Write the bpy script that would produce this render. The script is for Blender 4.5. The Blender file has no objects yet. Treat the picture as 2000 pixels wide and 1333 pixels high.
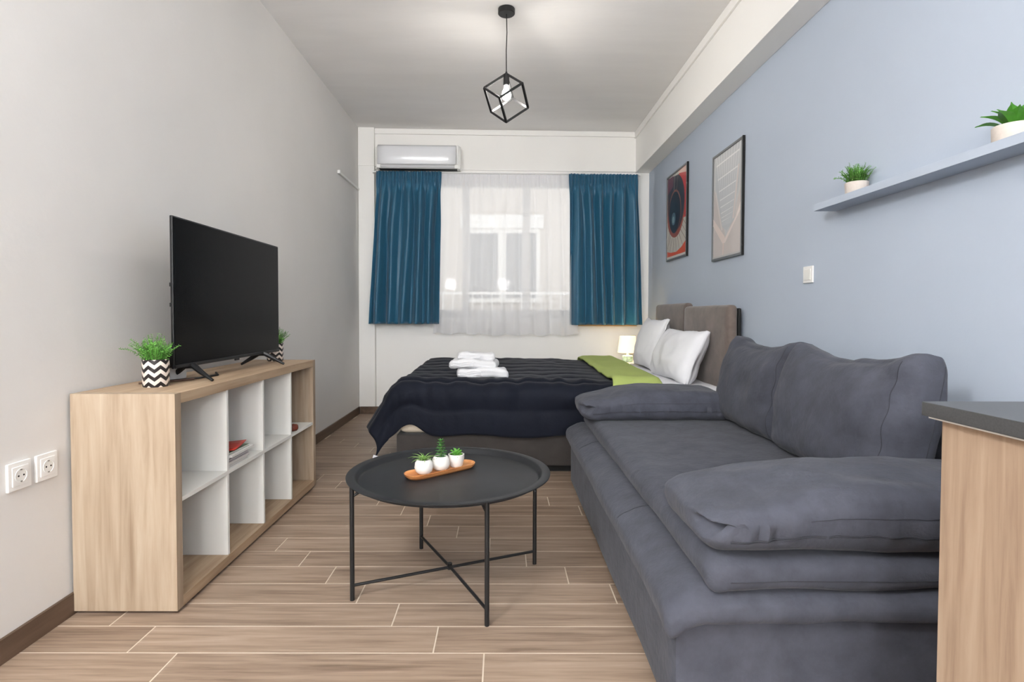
import bpy, bmesh, math, random
from math import pi, sin, cos, radians
from mathutils import Vector, Matrix, noise
from mathutils.bvhtree import BVHTree

SC = bpy.context.scene
COL = SC.collection
random.seed(7)

# ------------------------------------------------------------------ camera
F_PX, PITCH, YAW, ROLL = 1093.32, -0.02679, 0.00133, 0.00194
fw = Vector((sin(YAW) * cos(PITCH), cos(YAW) * cos(PITCH), sin(PITCH)))
rt = Vector((cos(YAW), -sin(YAW), 0)); up = rt.cross(fw)
rt2 = rt * cos(ROLL) + up * sin(ROLL); up2 = up * cos(ROLL) - rt * sin(ROLL)
cam_d = bpy.data.cameras.new('camera'); cam = bpy.data.objects.new('camera', cam_d); COL.objects.link(cam)
m3 = Matrix((rt2, up2, -fw)).transposed()
cam.matrix_world = Matrix.Translation((0, 0, 1.0637)) @ m3.to_4x4()
cam_d.sensor_width = 36; cam_d.lens = F_PX / 2000 * 36
cam_d.shift_x = 18.4 / 2000; cam_d.shift_y = -23.5 / 2000
cam_d.clip_start = 0.02
SC.camera = cam

# ------------------------------------------------------------------ light
W = bpy.data.worlds.new('world'); SC.world = W; W.use_nodes = True
bgn = W.node_tree.nodes['Background']
bgn.inputs[0].default_value = (0.93, 0.96, 1.0, 1); bgn.inputs[1].default_value = 2.0
SC.view_settings.view_transform = 'Standard'; SC.view_settings.look = 'None'
SC.view_settings.gamma = 1; SC.view_settings.use_curve_mapping = False
SC.view_settings.exposure = 0.06
KEY_EMIT = 138.0      # unseen globe lamp added as key light
BULB_EMIT = 330.0     # pendant bulb
FAR_EMIT = 148.0       # pair of unseen globes added on the rear wall for distant fill
CEIL_EMIT = 14.0     # round ceiling lamps added behind the camera for fill

# ------------------------------------------------------------------ materials
def srgb(r, g, b):
    f = lambda c: (c / 255 / 12.92) if c <= 10 else ((c / 255 + 0.055) / 1.055) ** 2.4
    return (f(r), f(g), f(b), 1)
class NT:
    def __init__(s, name):
        s.m = bpy.data.materials.new(name); s.m.use_nodes = True; s.t = s.m.node_tree
        s.b = s.t.nodes['Principled BSDF']; s.out = s.t.nodes['Material Output']
    def n(s, typ, **kw):
        nd = s.t.nodes.new('ShaderNode' + typ)
        for k, v in kw.items():
            if k.startswith('i_'):
                key = k[2:]; key = int(key) if key.isdigit() else key.replace('_', ' ')
                nd.inputs[key].default_value = v
            else: setattr(nd, k, v)
        return nd
    def l(s, a, b): s.t.links.new(a, b)
    def math(s, op, a, b=None):
        nd = s.n('Math', operation=op)
        for i, v in enumerate((a, b)):
            if v is None: continue
            if isinstance(v, (int, float)): nd.inputs[i].default_value = v
            else: s.l(v, nd.inputs[i])
        return nd.outputs[0]
def ramp(nt, fac, stops):
    r = nt.n('ValToRGB'); e = r.color_ramp.elements
    while len(e) < len(stops): e.new(0.5)
    for el, (p, c) in zip(e, stops): el.position = p; el.color = c
    nt.l(fac, r.inputs[0]); return r.outputs[0]
def mat(name, col, rough=0.6, spec=0.4, metal=0, var=0.0, vscale=6, bump=0.0, bscale=200, sheen=0, emit=None, coat=0, stretch=None):
    nt = NT(name); b = nt.b
    b.inputs['Base Color'].default_value = col; b.inputs['Roughness'].default_value = rough
    b.inputs['Specular IOR Level'].default_value = spec; b.inputs['Metallic'].default_value = metal
    b.inputs['Sheen Weight'].default_value = sheen; b.inputs['Coat Weight'].default_value = coat
    if sheen: b.inputs['Sheen Roughness'].default_value = 0.45
    if var or bump:
        tc = nt.n('TexCoord'); mp = nt.n('Mapping'); nt.l(tc.outputs['Object'], mp.inputs[0])
        if stretch: mp.inputs['Scale'].default_value = stretch
    if var:
        nz = nt.n('TexNoise', i_Scale=vscale, i_Detail=5.0, i_Roughness=0.6); nt.l(mp.outputs[0], nz.inputs[0])
        c0 = tuple(max(0, c * (1 - var)) for c in col[:3]) + (1,); c1 = tuple(min(1, c * (1 + var)) for c in col[:3]) + (1,)
        nt.l(ramp(nt, nz.outputs[0], [(0.3, c0), (0.7, c1)]), b.inputs['Base Color'])
    if bump:
        nb = nt.n('TexNoise', i_Scale=bscale, i_Detail=4.0); nt.l(mp.outputs[0], nb.inputs[0])
        bp = nt.n('Bump', i_Strength=bump, i_Distance=0.01); nt.l(nb.outputs[0], bp.inputs['Height']); nt.l(bp.outputs[0], b.inputs['Normal'])
    if emit:
        b.inputs['Emission Color'].default_value = emit[0]; b.inputs['Emission Strength'].default_value = emit[1]
    return nt.m
def wood(name, stops, axis, rough=0.5, grain=1.0, seed_obj=False, bump=0.08, dens=26, fig=(7.0, 1.1), mix=0.6):
    """long streaks along one axis, wider figure beneath, per-object offset if wanted"""
    nt = NT(name); b = nt.b
    tc = nt.n('TexCoord'); mp = nt.n('Mapping')
    src = tc.outputs['Object']
    if seed_obj:
        oi = nt.n('ObjectInfo'); cx = nt.n('CombineXYZ')
        r40 = nt.math('MULTIPLY', oi.outputs['Random'], 40.0)
        for i in range(3): nt.l(r40, cx.inputs[i])
        va = nt.n('VectorMath', operation='ADD'); nt.l(src, va.inputs[0]); nt.l(cx.outputs[0], va.inputs[1]); src = va.outputs[0]
    nt.l(src, mp.inputs[0])
    sc = [dens] * 3; sc[axis] = dens * 0.055; mp.inputs['Scale'].default_value = sc
    n1 = nt.n('TexNoise', i_Scale=1.0 * grain, i_Detail=7.0, i_Roughness=0.62, i_Distortion=0.5); nt.l(mp.outputs[0], n1.inputs[0])
    mp2 = nt.n('Mapping'); nt.l(src, mp2.inputs[0]); sc2 = [fig[0]] * 3; sc2[axis] = fig[1]; mp2.inputs['Scale'].default_value = sc2
    n2 = nt.n('TexNoise', i_Scale=1.0, i_Detail=3.0, i_Distortion=1.2); nt.l(mp2.outputs[0], n2.inputs[0])
    f = nt.math('ADD', nt.math('MULTIPLY', n1.outputs[0], mix), nt.math('MULTIPLY', n2.outputs[0], 1 - mix))
    if seed_obj:
        f = nt.math('ADD', f, nt.math('MULTIPLY', nt.math('SUBTRACT', oi.outputs['Random'], 0.5), 0.09))
    nt.l(ramp(nt, f, stops), b.inputs['Base Color'])
    b.inputs['Roughness'].default_value = rough; b.inputs['Specular IOR Level'].default_value = 0.35
    bp = nt.n('Bump', i_Strength=bump, i_Distance=0.004); nt.l(n1.outputs[0], bp.inputs['Height']); nt.l(bp.outputs[0], b.inputs['Normal'])
    return nt.m
def sheer_mat():
    nt = NT('sheer_voile'); t = nt.t
    tr = nt.n('BsdfTransparent'); tl = nt.n('BsdfTranslucent'); df = nt.n('BsdfDiffuse')
    tl.inputs[0].default_value = (0.93, 0.93, 0.95, 1); df.inputs[0].default_value = (0.92, 0.92, 0.94, 1)
    m1 = nt.n('MixShader', i_0=0.5); nt.l(tl.outputs[0], m1.inputs[1]); nt.l(df.outputs[0], m1.inputs[2])
    m2 = nt.n('MixShader', i_0=0.68); nt.l(tr.outputs[0], m2.inputs[1]); nt.l(m1.outputs[0], m2.inputs[2])
    nt.l(m2.outputs[0], nt.out.inputs[0]); return nt.m
def glass_mat():
    nt = NT('window_glass'); tr = nt.n('BsdfTransparent'); gl = nt.n('BsdfGlossy'); gl.inputs['Roughness'].default_value = 0.03
    m = nt.n('MixShader', i_0=0.018); nt.l(tr.outputs[0], m.inputs[1]); nt.l(gl.outputs[0], m.inputs[2]); nt.l(m.outputs[0], nt.out.inputs[0]); return nt.m
def chevron_mat(h):
    nt = NT('chevron_print'); tc = nt.n('TexCoord'); sp = nt.n('SeparateXYZ'); nt.l(tc.outputs['Object'], sp.inputs[0])
    an = nt.math('ARCTAN2', sp.outputs[0], nt.math('MULTIPLY', sp.outputs[1], -1.0))
    u = nt.math('ADD', nt.math('MULTIPLY', an, 7 / (2 * pi)), 7.0)
    tri = nt.math('ABSOLUTE', nt.math('SUBTRACT', nt.math('FRACT', nt.math('ADD', u, 0.5)), 0.5))
    v = nt.math('ADD', nt.math('MULTIPLY', sp.outputs[2], 3.35 / h), nt.math('MULTIPLY', tri, 1.05))
    st = nt.math('GREATER_THAN', nt.math('FRACT', nt.math('ADD', v, 0.28)), 0.5)
    nt.l(ramp(nt, st, [(0.0, srgb(232, 220, 210)), (1.0, srgb(34, 30, 32))]), nt.b.inputs['Base Color'])
    nt.b.inputs['Roughness'].default_value = 0.45; return nt.m
def attr_mat(name, rough=0.4, coat=0.0):
    nt = NT(name); a = nt.n('VertexColor', layer_name='Col'); nt.l(a.outputs[0], nt.b.inputs['Base Color'])
    nt.b.inputs['Roughness'].default_value = rough; nt.b.inputs['Coat Weight'].default_value = coat; return nt.m

MT = dict(
    wall=mat('wall_paint', srgb(224, 221, 217), 0.75, 0.25, var=0.015, vscale=2.5, bump=0.05, bscale=60),
    cream=mat('cream_paint', srgb(251, 249, 245), 0.7, 0.25, var=0.006, vscale=3, bump=0.04, bscale=60),
    ceil=mat('ceiling_paint', srgb(240, 238, 236), 0.8, 0.2, var=0.025, vscale=2.2, bump=0.10, bscale=14, stretch=(0.5, 2.5, 1)),
    blue=mat('blue_paint', srgb(182, 192, 206), 0.7, 0.3, var=0.012, vscale=2, bump=0.04, bscale=70),
    plank=wood('plank_porcelain', [(0.30, srgb(100, 81, 67)), (0.44, srgb(137, 117, 100)), (0.56, srgb(156, 135, 117)), (0.75, srgb(175, 155, 137))], 0, 0.42, seed_obj=True, bump=0.03, dens=58, fig=(24.0, 1.3), mix=0.55),
    grout=mat('grout', srgb(206, 192, 174), 0.85),
    skirt=wood('skirting_porcelain', [(0.3, srgb(66, 51, 41)), (0.55, srgb(96, 77, 63)), (0.75, srgb(112, 91, 75))], 1, 0.45),
    oak_v=wood('oak_upright', [(0.30, srgb(132, 111, 90)), (0.5, srgb(166, 147, 126)), (0.7, srgb(184, 168, 148))], 2, 0.5, dens=34),
    oak_h=wood('oak_lengthwise', [(0.30, srgb(142, 115, 90)), (0.5, srgb(174, 149, 122)), (0.7, srgb(192, 170, 143))], 1, 0.5, dens=34),
    walnut_v=wood('cabinet_wood', [(0.30, srgb(122, 98, 81)), (0.48, srgb(160, 137, 116)), (0.62, srgb(176, 155, 134)), (0.8, srgb(190, 171, 151))], 2, 0.45, dens=30),
    white_lam=mat('white_laminate', srgb(236, 235, 230), 0.45),
    black_pl=mat('black_plastic', srgb(24, 24, 25), 0.38, 0.3),
    screen=mat('tv_glass', srgb(11, 11, 12), 0.22, 0.05),
    black_metal=mat('black_powder_metal', srgb(26, 26, 27), 0.42, 0.35, bump=0.02, bscale=500),
    tray_metal=mat('tray_metal', srgb(36, 37, 39), 0.42, 0.2, bump=0.02, bscale=500),
    white_pl=mat('white_plastic', srgb(240, 239, 236), 0.35, 0.5),
    ac_gloss=mat('ac_gloss_white', srgb(236, 237, 240), 0.12, 0.5),
    ac_grey=mat('ac_grey', srgb(196, 196, 198), 0.35),
    teal=mat('teal_satin', srgb(34, 90, 118), 0.46, 0.5, sheen=0.15, bump=0.03, bscale=300),
    navy=mat('navy_quilt', srgb(17, 21, 32), 0.7, 0.15, sheen=0.06, var=0.12, vscale=9, bump=0.12, bscale=45),
    lime=mat('lime_lining', srgb(166, 180, 104), 0.75, 0.2, var=0.05, bump=0.12, bscale=40),
    linen=mat('white_linen', srgb(240, 240, 244), 0.8, 0.2, bump=0.10, bscale=26),
    terry=mat('terry_cloth', srgb(246, 246, 248), 0.95, 0.1, bump=0.6, bscale=260),
    mattr=mat('mattress_ticking', srgb(206, 194, 176), 0.85, bump=0.1, bscale=90),
    velvet=mat('taupe_velvet', srgb(106, 95, 89), 0.8, 0.15, sheen=0.3, var=0.28, vscale=7, bump=0.05, bscale=200),
    bedfab=mat('dark_velvet', srgb(60, 56, 54), 0.85, 0.15, sheen=0.12, var=0.15, vscale=8, bump=0.05, bscale=200),
    sofa=mat('grey_suede', srgb(70, 72, 81), 0.88, 0.12, sheen=0.08, var=0.20, vscale=11, bump=0.3, bscale=46),
    seam=mat('dark_seam', srgb(48, 50, 57), 0.9),
    counter=mat('black_counter', srgb(66, 66, 67), 0.33, 0.5, var=0.18, vscale=260),
    blackk=mat('black_void', srgb(12, 12, 12), 0.7),
    leaf=mat('herb_leaf', srgb(100, 164, 66), 0.55, 0.4, var=0.4, vscale=70),
    leaf_d=mat('dark_leaf', srgb(64, 122, 50), 0.4, 0.5, var=0.25, vscale=30),
    leaf_b=mat('broad_leaf', srgb(72, 132, 46), 0.38, 0.5, var=0.25, vscale=30),
    leaf_y=mat('spiky_leaf', srgb(130, 168, 92), 0.5, 0.4, var=0.25, vscale=40),
    stem=mat('stem', srgb(92, 120, 62), 0.7),
    soil=mat('potting_soil', srgb(66, 54, 44), 0.95, var=0.3, vscale=120, bump=0.5, bscale=200),
    concrete=mat('pale_concrete', srgb(206, 196, 187), 0.85, var=0.06, vscale=40, bump=0.12, bscale=120),
    ceramic=mat('white_ceramic', srgb(232, 229, 224), 0.6, var=0.03, vscale=60, bump=0.06, bscale=150),
    acacia=wood('acacia', [(0.32, srgb(122, 66, 30)), (0.45, srgb(186, 120, 70)), (0.58, srgb(214, 156, 102)), (0.72, srgb(240, 206, 158))], 0, 0.4, dens=40),
    chev=chevron_mat(0.105),
    frame_blk=mat('picture_frame', srgb(96, 98, 100), 0.3, 0.6), art=attr_mat('print', 0.35, 0.25),
    shade_lit=mat('lit_lampshade', srgb(250, 238, 210), 0.8, emit=((1, 0.80, 0.50, 1), 1.1)),
    lampbase=mat('glazed_lamp_base', srgb(150, 178, 172), 0.25, 0.5, var=0.45, vscale=38),
    bulb=mat('lit_bulb', srgb(255, 244, 224), 0.3, emit=((1, 0.95, 0.88, 1), BULB_EMIT)),
    bulb_soft=mat('lit_small_bulb', srgb(255, 240, 214), 0.3, emit=((1, 0.8, 0.5, 1), 60)),
    globe=mat('key_light_globe', srgb(255, 252, 246), 0.4, emit=((0.96, 0.98, 1, 1), KEY_EMIT)),
    globe_far=mat('fill_light_globe', srgb(255, 252, 246), 0.4, emit=((0.96, 0.98, 1, 1), FAR_EMIT)),
    panel=mat('fill_lamp_diffuser', srgb(255, 252, 246), 0.4, emit=((0.96, 0.98, 1, 1), CEIL_EMIT)),
    sheer=sheer_mat(), glass=glass_mat(),
    upvc=mat('window_upvc', srgb(240, 240, 238), 0.35),
    facade=mat('facade_render', srgb(206, 198, 188), 0.9, var=0.06, vscale=2),
    facade_w=mat('facade_white', srgb(240, 238, 232), 0.8), facade_g=mat('facade_glass', srgb(120, 124, 126), 0.2),
    paper=mat('paper_edge', srgb(226, 222, 216), 0.8, var=0.08, vscale=200, stretch=(1, 1, 6)),
    red=mat('red_cover', srgb(178, 48, 34), 0.4), green=mat('green_cover', srgb(108, 132, 104), 0.5), greyc=mat('grey_cover', srgb(196, 192, 190), 0.5),
    mauve=mat('mauve_cover', srgb(160, 148, 160), 0.5), browncable=mat('brown_cable', srgb(78, 56, 46), 0.5), maroon=mat('maroon_wood', srgb(108, 44, 26), 0.4), tagw=mat('white_label', srgb(238, 238, 240), 0.7),
    rawwood=mat('raw_pine', srgb(208, 168, 118), 0.6), chrome=mat('screw_metal', srgb(150, 150, 150), 0.3, metal=1),
)

# ------------------------------------------------------------------ mesh helpers
BOXED = set()
def new(): return bmesh.new()
def box(bm, a, b, bev=0.0, seg=2):
    r = bmesh.ops.create_cube(bm, size=1.0); vs = r['verts']
    for v in vs: v.co = Vector(((a[0] + b[0]) / 2 + v.co.x * (b[0] - a[0]), (a[1] + b[1]) / 2 + v.co.y * (b[1] - a[1]), (a[2] + b[2]) / 2 + v.co.z * (b[2] - a[2])))
    if bev:
        BOXED.add(id(bm))
        es = list({e for v in vs for e in v.link_edges})
        bmesh.ops.bevel(bm, geom=es, offset=bev, segments=seg, affect='EDGES', profile=0.5)
    return bm
def lathe(bm, prof, n=32, c=(0, 0, 0), cap=True):
    rings = []
    for r, z in prof:
        rings.append([bm.verts.new((c[0] + r * cos(2 * pi * i / n), c[1] + r * sin(2 * pi * i / n), c[2] + z)) for i in range(n)])
    for a, b in zip(rings, rings[1:]):
        for i in range(n): bm.faces.new((a[i], a[(i + 1) % n], b[(i + 1) % n], b[i]))
    if cap:
        bm.faces.new(list(reversed(rings[0]))); bm.faces.new(rings[-1])
    return bm
def tube(bm, pts, r, n=8, cap=True):
    pts = [Vector(p) for p in pts]; rings = []; prev = None
    for i, p in enumerate(pts):
        t = (pts[min(i + 1, len(pts) - 1)] - pts[max(i - 1, 0)]).normalized()
        if prev is None:
            a = t.orthogonal().normalized()
        else:
            a = (prev - t * prev.dot(t)).normalized()
        prev = a; b = t.cross(a); rr = r[i] if isinstance(r, (list, tuple)) else r
        rings.append([bm.verts.new(p + a * cos(2 * pi * k / n) * rr + b * sin(2 * pi * k / n) * rr) for k in range(n)])
    for x, y in zip(rings, rings[1:]):
        for i in range(n): bm.faces.new((x[i], x[(i + 1) % n], y[(i + 1) % n], y[i]))
    if cap: bm.faces.new(list(reversed(rings[0]))); bm.faces.new(rings[-1])
    return bm
def bar(bm, p, q, w, h=None):
    """square bar between two points"""
    p, q = Vector(p), Vector(q); h = h or w; t = (q - p).normalized()
    a = t.cross(Vector((0, 0, 1)));
    if a.length < 1e-3: a = Vector((1, 0, 0))
    a.normalize(); b = t.cross(a)
    v = [bm.verts.new(o + a * sx * w / 2 + b * sy * h / 2) for o in (p, q) for sx, sy in ((-1, -1), (1, -1), (1, 1), (-1, 1))]
    for f in ((3, 2, 1, 0), (4, 5, 6, 7), (0, 1, 5, 4), (1, 2, 6, 5), (2, 3, 7, 6), (3, 0, 4, 7)): bm.faces.new([v[i] for i in f])
    return bm
def grid(bm, nu, nv, fn, closed_u=False):
    V = [[bm.verts.new(fn(i / nu, j / nv)) for j in range(nv + 1)] for i in range(nu + 1)]
    for i in range(nu):
        for j in range(nv): bm.faces.new((V[i][j], V[i + 1][j], V[i + 1][j + 1], V[i][j + 1]))
    return V
def soft(half, n, r, fn=None, amp=0.0, freq=6.0, seed=0, stretch=(1, 1, 1)):
    """rounded, upholstered block: surface lattice -> rounded box -> deform fn(p,u,v,w) -> wrinkle noise"""
    bm = new(); nx, ny, nz = n; V = {}
    sp = lambda t: 0.35 * t + 0.65 * sin(t * pi / 2)
    def vert(i, j, k):
        if (i, j, k) in V: return V[(i, j, k)]
        u, v, w = sp(2 * i / nx - 1), sp(2 * j / ny - 1), sp(2 * k / nz - 1)
        q = Vector((u * half[0], v * half[1], w * half[2]))
        cl = Vector([max(-(h - r), min(h - r, c)) for c, h in zip(q, half)]); d = q - cl
        if d.length > 1e-9: q = cl + d * (r * max(abs(c) for c in d) / r) / d.length
        if fn: q = fn(q, u, v, w)
        V[(i, j, k)] = bm.verts.new(q); return V[(i, j, k)]
    for i in range(nx):
        for j in range(ny):
            bm.faces.new((vert(i, j, nz), vert(i + 1, j, nz), vert(i + 1, j + 1, nz), vert(i, j + 1, nz)))
            bm.faces.new((vert(i, j + 1, 0), vert(i + 1, j + 1, 0), vert(i + 1, j, 0), vert(i, j, 0)))
    for i in range(nx):
        for k in range(nz):
            bm.faces.new((vert(i, 0, k), vert(i + 1, 0, k), vert(i + 1, 0, k + 1), vert(i, 0, k + 1)))
            bm.faces.new((vert(i, ny, k + 1), vert(i + 1, ny, k + 1), vert(i + 1, ny, k), vert(i, ny, k)))
    for j in range(ny):
        for k in range(nz):
            bm.faces.new((vert(0, j, k + 1), vert(0, j + 1, k + 1), vert(0, j + 1, k), vert(0, j, k)))
            bm.faces.new((vert(nx, j, k), vert(nx, j + 1, k), vert(nx, j + 1, k + 1), vert(nx, j, k + 1)))
    if amp:
        bm.normal_update(); so = Vector((seed * 3.1, seed * 1.7, seed * 0.9))
        for v in bm.verts:
            q = Vector((v.co.x * stretch[0], v.co.y * stretch[1], v.co.z * stretch[2])) * freq + so
            v.co += v.normal * amp * (noise.noise(q) + 0.5 * noise.noise(q * 2.3))
    return bm
def xform(bm, mtx): bmesh.ops.transform(bm, matrix=mtx, verts=bm.verts); return bm
def move(bm, v): bmesh.ops.translate(bm, vec=Vector(v), verts=bm.verts); return bm
def finish(name, bm, m, ang=40):
    bmesh.ops.recalc_face_normals(bm, faces=bm.faces)
    me = bpy.data.meshes.new(name); bm.to_mesh(me); bm.free()
    for p in me.polygons: p.use_smooth = True
    me.set_sharp_from_angle(angle=radians(ang))
    for mm in (m if isinstance(m, (list, tuple)) else [m]): me.materials.append(MT[mm] if isinstance(mm, str) else mm)
    return me
ORG = {}
def tag(o, label, cat, group=None):
    o['label'] = label; o['category'] = cat
    if group: o['group'] = group
    return o
def thing(name, label, cat, loc=(0, 0, 0), rz=0.0, group=None):
    o = bpy.data.objects.new(name, None); COL.objects.link(o); o.location = loc; o.rotation_euler = (0, 0, rz); o.empty_display_size = 0.05
    ORG[o.name] = Matrix.Translation(loc) @ Matrix.Rotation(rz, 4, 'Z')
    return tag(o, label, cat, group)
def obj(name, bm, m, parent=None, label=None, local=False, ang=40):
    """part: coordinates are world unless local=True; thing of one mesh: origin moved to its base"""
    bev = id(bm) in BOXED; BOXED.discard(id(bm))
    if parent is not None:
        if not local: xform(bm, ORG[parent.name].inverted())
        o = bpy.data.objects.new(name, finish(name, bm, m, ang)); COL.objects.link(o); o.parent = parent
        ORG[o.name] = ORG[parent.name]
    else:
        xs = [v.co for v in bm.verts]; c = Vector(((min(v.x for v in xs) + max(v.x for v in xs)) / 2, (min(v.y for v in xs) + max(v.y for v in xs)) / 2, min(v.z for v in xs)))
        move(bm, -c); o = bpy.data.objects.new(name, finish(name, bm, m, ang)); COL.objects.link(o); o.location = c
        ORG[o.name] = Matrix.Translation(c)
    if bev: wn = o.modifiers.new('face_normals', 'WEIGHTED_NORMAL'); wn.weight = 100; wn.keep_sharp = True
    if label: o['label'] = label
    return o
def struct(name, bm, m, label=None, ang=40):
    o = obj(name, bm, m, None, label, ang=ang); o['kind'] = 'structure'; return o
def bvh(bm): bm.normal_update(); return BVHTree.FromBMesh(bm)
def seam_on(tree, pts, d, r=0.0016, lift=0.0006):
    """thin stitched line laid on a soft surface by casting rays"""
    out = []; d = Vector(d)
    for p in pts:
        hit = tree.ray_cast(Vector(p), d, 3.0)
        if hit[0] is not None: out.append(hit[0] + hit[1].normalized() * lift if hit[1].dot(d) < 0 else hit[0] - d * lift)
    bm = new()
    if len(out) > 2: tube(bm, out, r, 5)
    return bm
def lin(a, b, n): return [a + (b - a) * i / (n - 1) for i in range(n)]
def sm(a, b, x): t = max(0.0, min(1.0, (x - a) / (b - a))); return t * t * (3 - 2 * t)
def nz(*a): return noise.noise(Vector(a))

# ------------------------------------------------------------------ room shell
XL, XR, H = -1.518, 1.597, 3.024
YF = -4.0                                     # wall behind the camera
WS = math.atan(0.0355)                        # the window wall is not quite square to the room
WM = Matrix.Translation((XL, 6.005, 0)) @ Matrix.Rotation(WS, 4, 'Z')
wy = lambda x: 6.005 + 0.0355 * (x - XL)
struct('wall_left', box(new(), (XL - 0.12, YF - 0.12, 0), (XL, 6.45, H)), 'wall', 'plain warm grey painted wall behind the bookcase')
struct('wall_right', box(new(), (XR, YF - 0.12, 0), (XR + 0.12, 6.45, H)), 'blue', 'pale blue painted wall behind bed and sofa')
struct('wall_front', box(new(), (XL, YF - 0.12, 0), (XR, YF, H)), 'cream')
struct('ceiling', box(new(), (XL - 0.12, YF - 0.12, H), (XR + 0.12, 6.45, H + 0.12)), 'ceil', 'light grey painted plaster ceiling')
# window wall in its own frame: lx along the wall, ly 0 = face, z up; opening lx 0.55..2.78
OX0, OX1, OZ0, OZ1, WT, LW = 0.55, 2.78, 1.02, 2.50, 0.22, 3.13
bm = new()
box(bm, (0, 0, 0), (LW, WT, OZ0)); box(bm, (0, 0, OZ0), (OX0, WT, OZ1)); box(bm, (OX1, 0, OZ0), (LW, WT, OZ1)); box(bm, (0, 0, OZ1), (LW, WT, H))
struct('wall_back', xform(bm, WM), 'cream', 'cream painted window wall')
struct('trim_1', box(new(), (1.442, YF, 2.594), (XR, 6.12, H), 0.004), 'cream', 'cream ceiling beam running above the blue wall')
struct('trim_2', xform(box(new(), (0.0, -0.025, 2.60), (2.97, 0.0, H), 0.003), WM), 'cream', 'cream beam face above the window')
struct('trim_3', xform(box(new(), (0.17, -0.045, 2.968), (2.965, -0.025, H), 0.004), WM), 'cream', 'narrow cornice strip above the air conditioner')
struct('trim_4', box(new(), (1.424, YF, 2.958), (1.442, 6.09, H), 0.004), 'cream', 'narrow cornice strip along the side beam')
struct('trim_5', xform(box(new(), (0.0, -0.075, 0.0), (0.17, 0.0, H), 0.004), WM), 'cream', 'narrow cream column in the far left corner')
bm = new(); box(bm, (0.0, -0.082, 2.622), (0.176, -0.0, 2.628))
struct('trim_6', xform(bm, WM), 'cream')
struct('baseboard_left', box(new(), (XL, YF, 0), (XL + 0.012, 5.93, 0.077), 0.002), 'skirt', 'brown wood-look skirting along the left wall')
struct('baseboard_back', xform(box(new(), (0.012, -0.087, 0), (LW - 0.02, -0.075, 0.077), 0.002), WM), 'skirt', 'brown wood-look skirting under the window')
struct('baseboard_right', box(new(), (XR - 0.012, YF, 0), (XR, 5.97, 0.077), 0.002), 'skirt')
# floor: grout bed + staggered wood-look planks, each a part
floor = struct('floor', box(new(), (XL - 0.12, YF - 0.12, -0.10), (XR + 0.12, 6.45, -0.0005)), 'grout', 'staggered brown wood-look plank floor with pale joints')
PW, PL, G = 0.1502, 0.96, 0.0038
PMESH = {}
def plank_mesh(l):
    key = round(l, 3)
    if key not in PMESH:
        bm = box(new(), (-l / 2 + G / 2, -PW / 2 + G / 2, -0.008), (l / 2 - G / 2, PW / 2 - G / 2, 0.0), 0.0009, 1); BOXED.discard(id(bm)); PMESH[key] = finish('plank', bm, 'plank', 15)
    return PMESH[key]
Yo = floor.location.copy()
for k in range(-39, 29):
    y0 = 1.877 + k * PW
    off = -0.374 - 0.16 * k
    a = off + math.floor((XL - off) / PL) * PL
    while a < XR:
        x0, x1 = max(a, XL), min(a + PL, XR)
        if x1 - x0 > 0.03:
            o = bpy.data.objects.new('plank', plank_mesh(x1 - x0)); COL.objects.link(o); o.parent = floor
            o.location = Vector(((x0 + x1) / 2, y0 + PW / 2, 0)) - Yo
        a += PL

# ------------------------------------------------------------------ window and outside
win = bpy.data.objects.new('window_1', None); COL.objects.link(win); win['kind'] = 'structure'; win['label'] = 'white framed window behind the sheer curtain'
win.matrix_world = WM @ Matrix.Translation((OX0, 0, OZ0)); ORG['window_1'] = WM @ Matrix.Translation((OX0, 0, OZ0))
def wpart(name, bm, m): return obj(name, xform(bm, WM), m, win)
fy0, fy1 = 0.09, 0.15
bm = new(); t = 0.055
box(bm, (OX0, fy0, OZ0), (OX1, fy1, OZ0 + 0.09), 0.004); box(bm, (OX0, fy0, OZ1 - t), (OX1, fy1, OZ1), 0.004)
box(bm, (OX0, fy0, OZ0 + 0.09), (OX0 + t, fy1, OZ1 - t), 0.004); box(bm, (OX1 - t, fy0, OZ0 + 0.09), (OX1, fy1, OZ1 - t), 0.004)
wpart('window_frame', bm, 'upvc')
mull = [1.13, 1.79]
for x in mull: wpart('mullion', box(new(), (x - 0.04, fy0 - 0.01, OZ0 + 0.09), (x + 0.04, fy1, OZ1 - t), 0.004), 'upvc')
ed = [OX0 + t] + mull + [OX1 - t]
for a, b in zip(ed, ed[1:]):
    wpart('pane', box(new(), (a + 0.03, 0.118, OZ0 + 0.09), (b - 0.03, 0.122, OZ1 - t)), 'glass')
wpart('window_sill', box(new(), (OX0 - 0.04, -0.03, OZ0 - 0.05), (OX1 + 0.04, fy0, OZ0), 0.004), 'upvc')
wpart('handle', box(new(), (1.80, fy0 - 0.045, 1.62), (1.825, fy0 - 0.012, 1.75), 0.004), 'white_pl')
# the house across the light well
nb = thing('neighbour_building', 'pale rendered house wall seen through the sheer curtain', 'building', (0, 9.2, -3))
obj('wall', box(new(), (-6, 9.2, -3), (6, 9.4, 7)), 'facade', nb)
for (x0, x1, z0, z1) in ((-0.62, 0.62, 1.25, 2.45), (1.4, 2.5, 1.25, 2.45), (-2.6, -1.5, 1.25, 2.45)):
    w_ = new(); box(w_, (x0, 9.12, z0), (x1, 9.2, z1), 0.01); f = obj('window', w_, 'facade_w', nb)
    for q in (0, 1):
        xa = x0 + 0.07 + q * (x1 - x0) / 2; xb = x0 - 0.07 + (q + 1) * (x1 - x0) / 2
        obj('pane', box(new(), (xa, 9.10, z0 + 0.08), (xb, 9.125, z1 - 0.08)), 'facade_g', f)
    obj('shutter_box', box(new(), (x0 - 0.05, 9.08, z1), (x1 + 0.05, 9.2, z1 + 0.22), 0.01), 'facade_w', nb)
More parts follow.
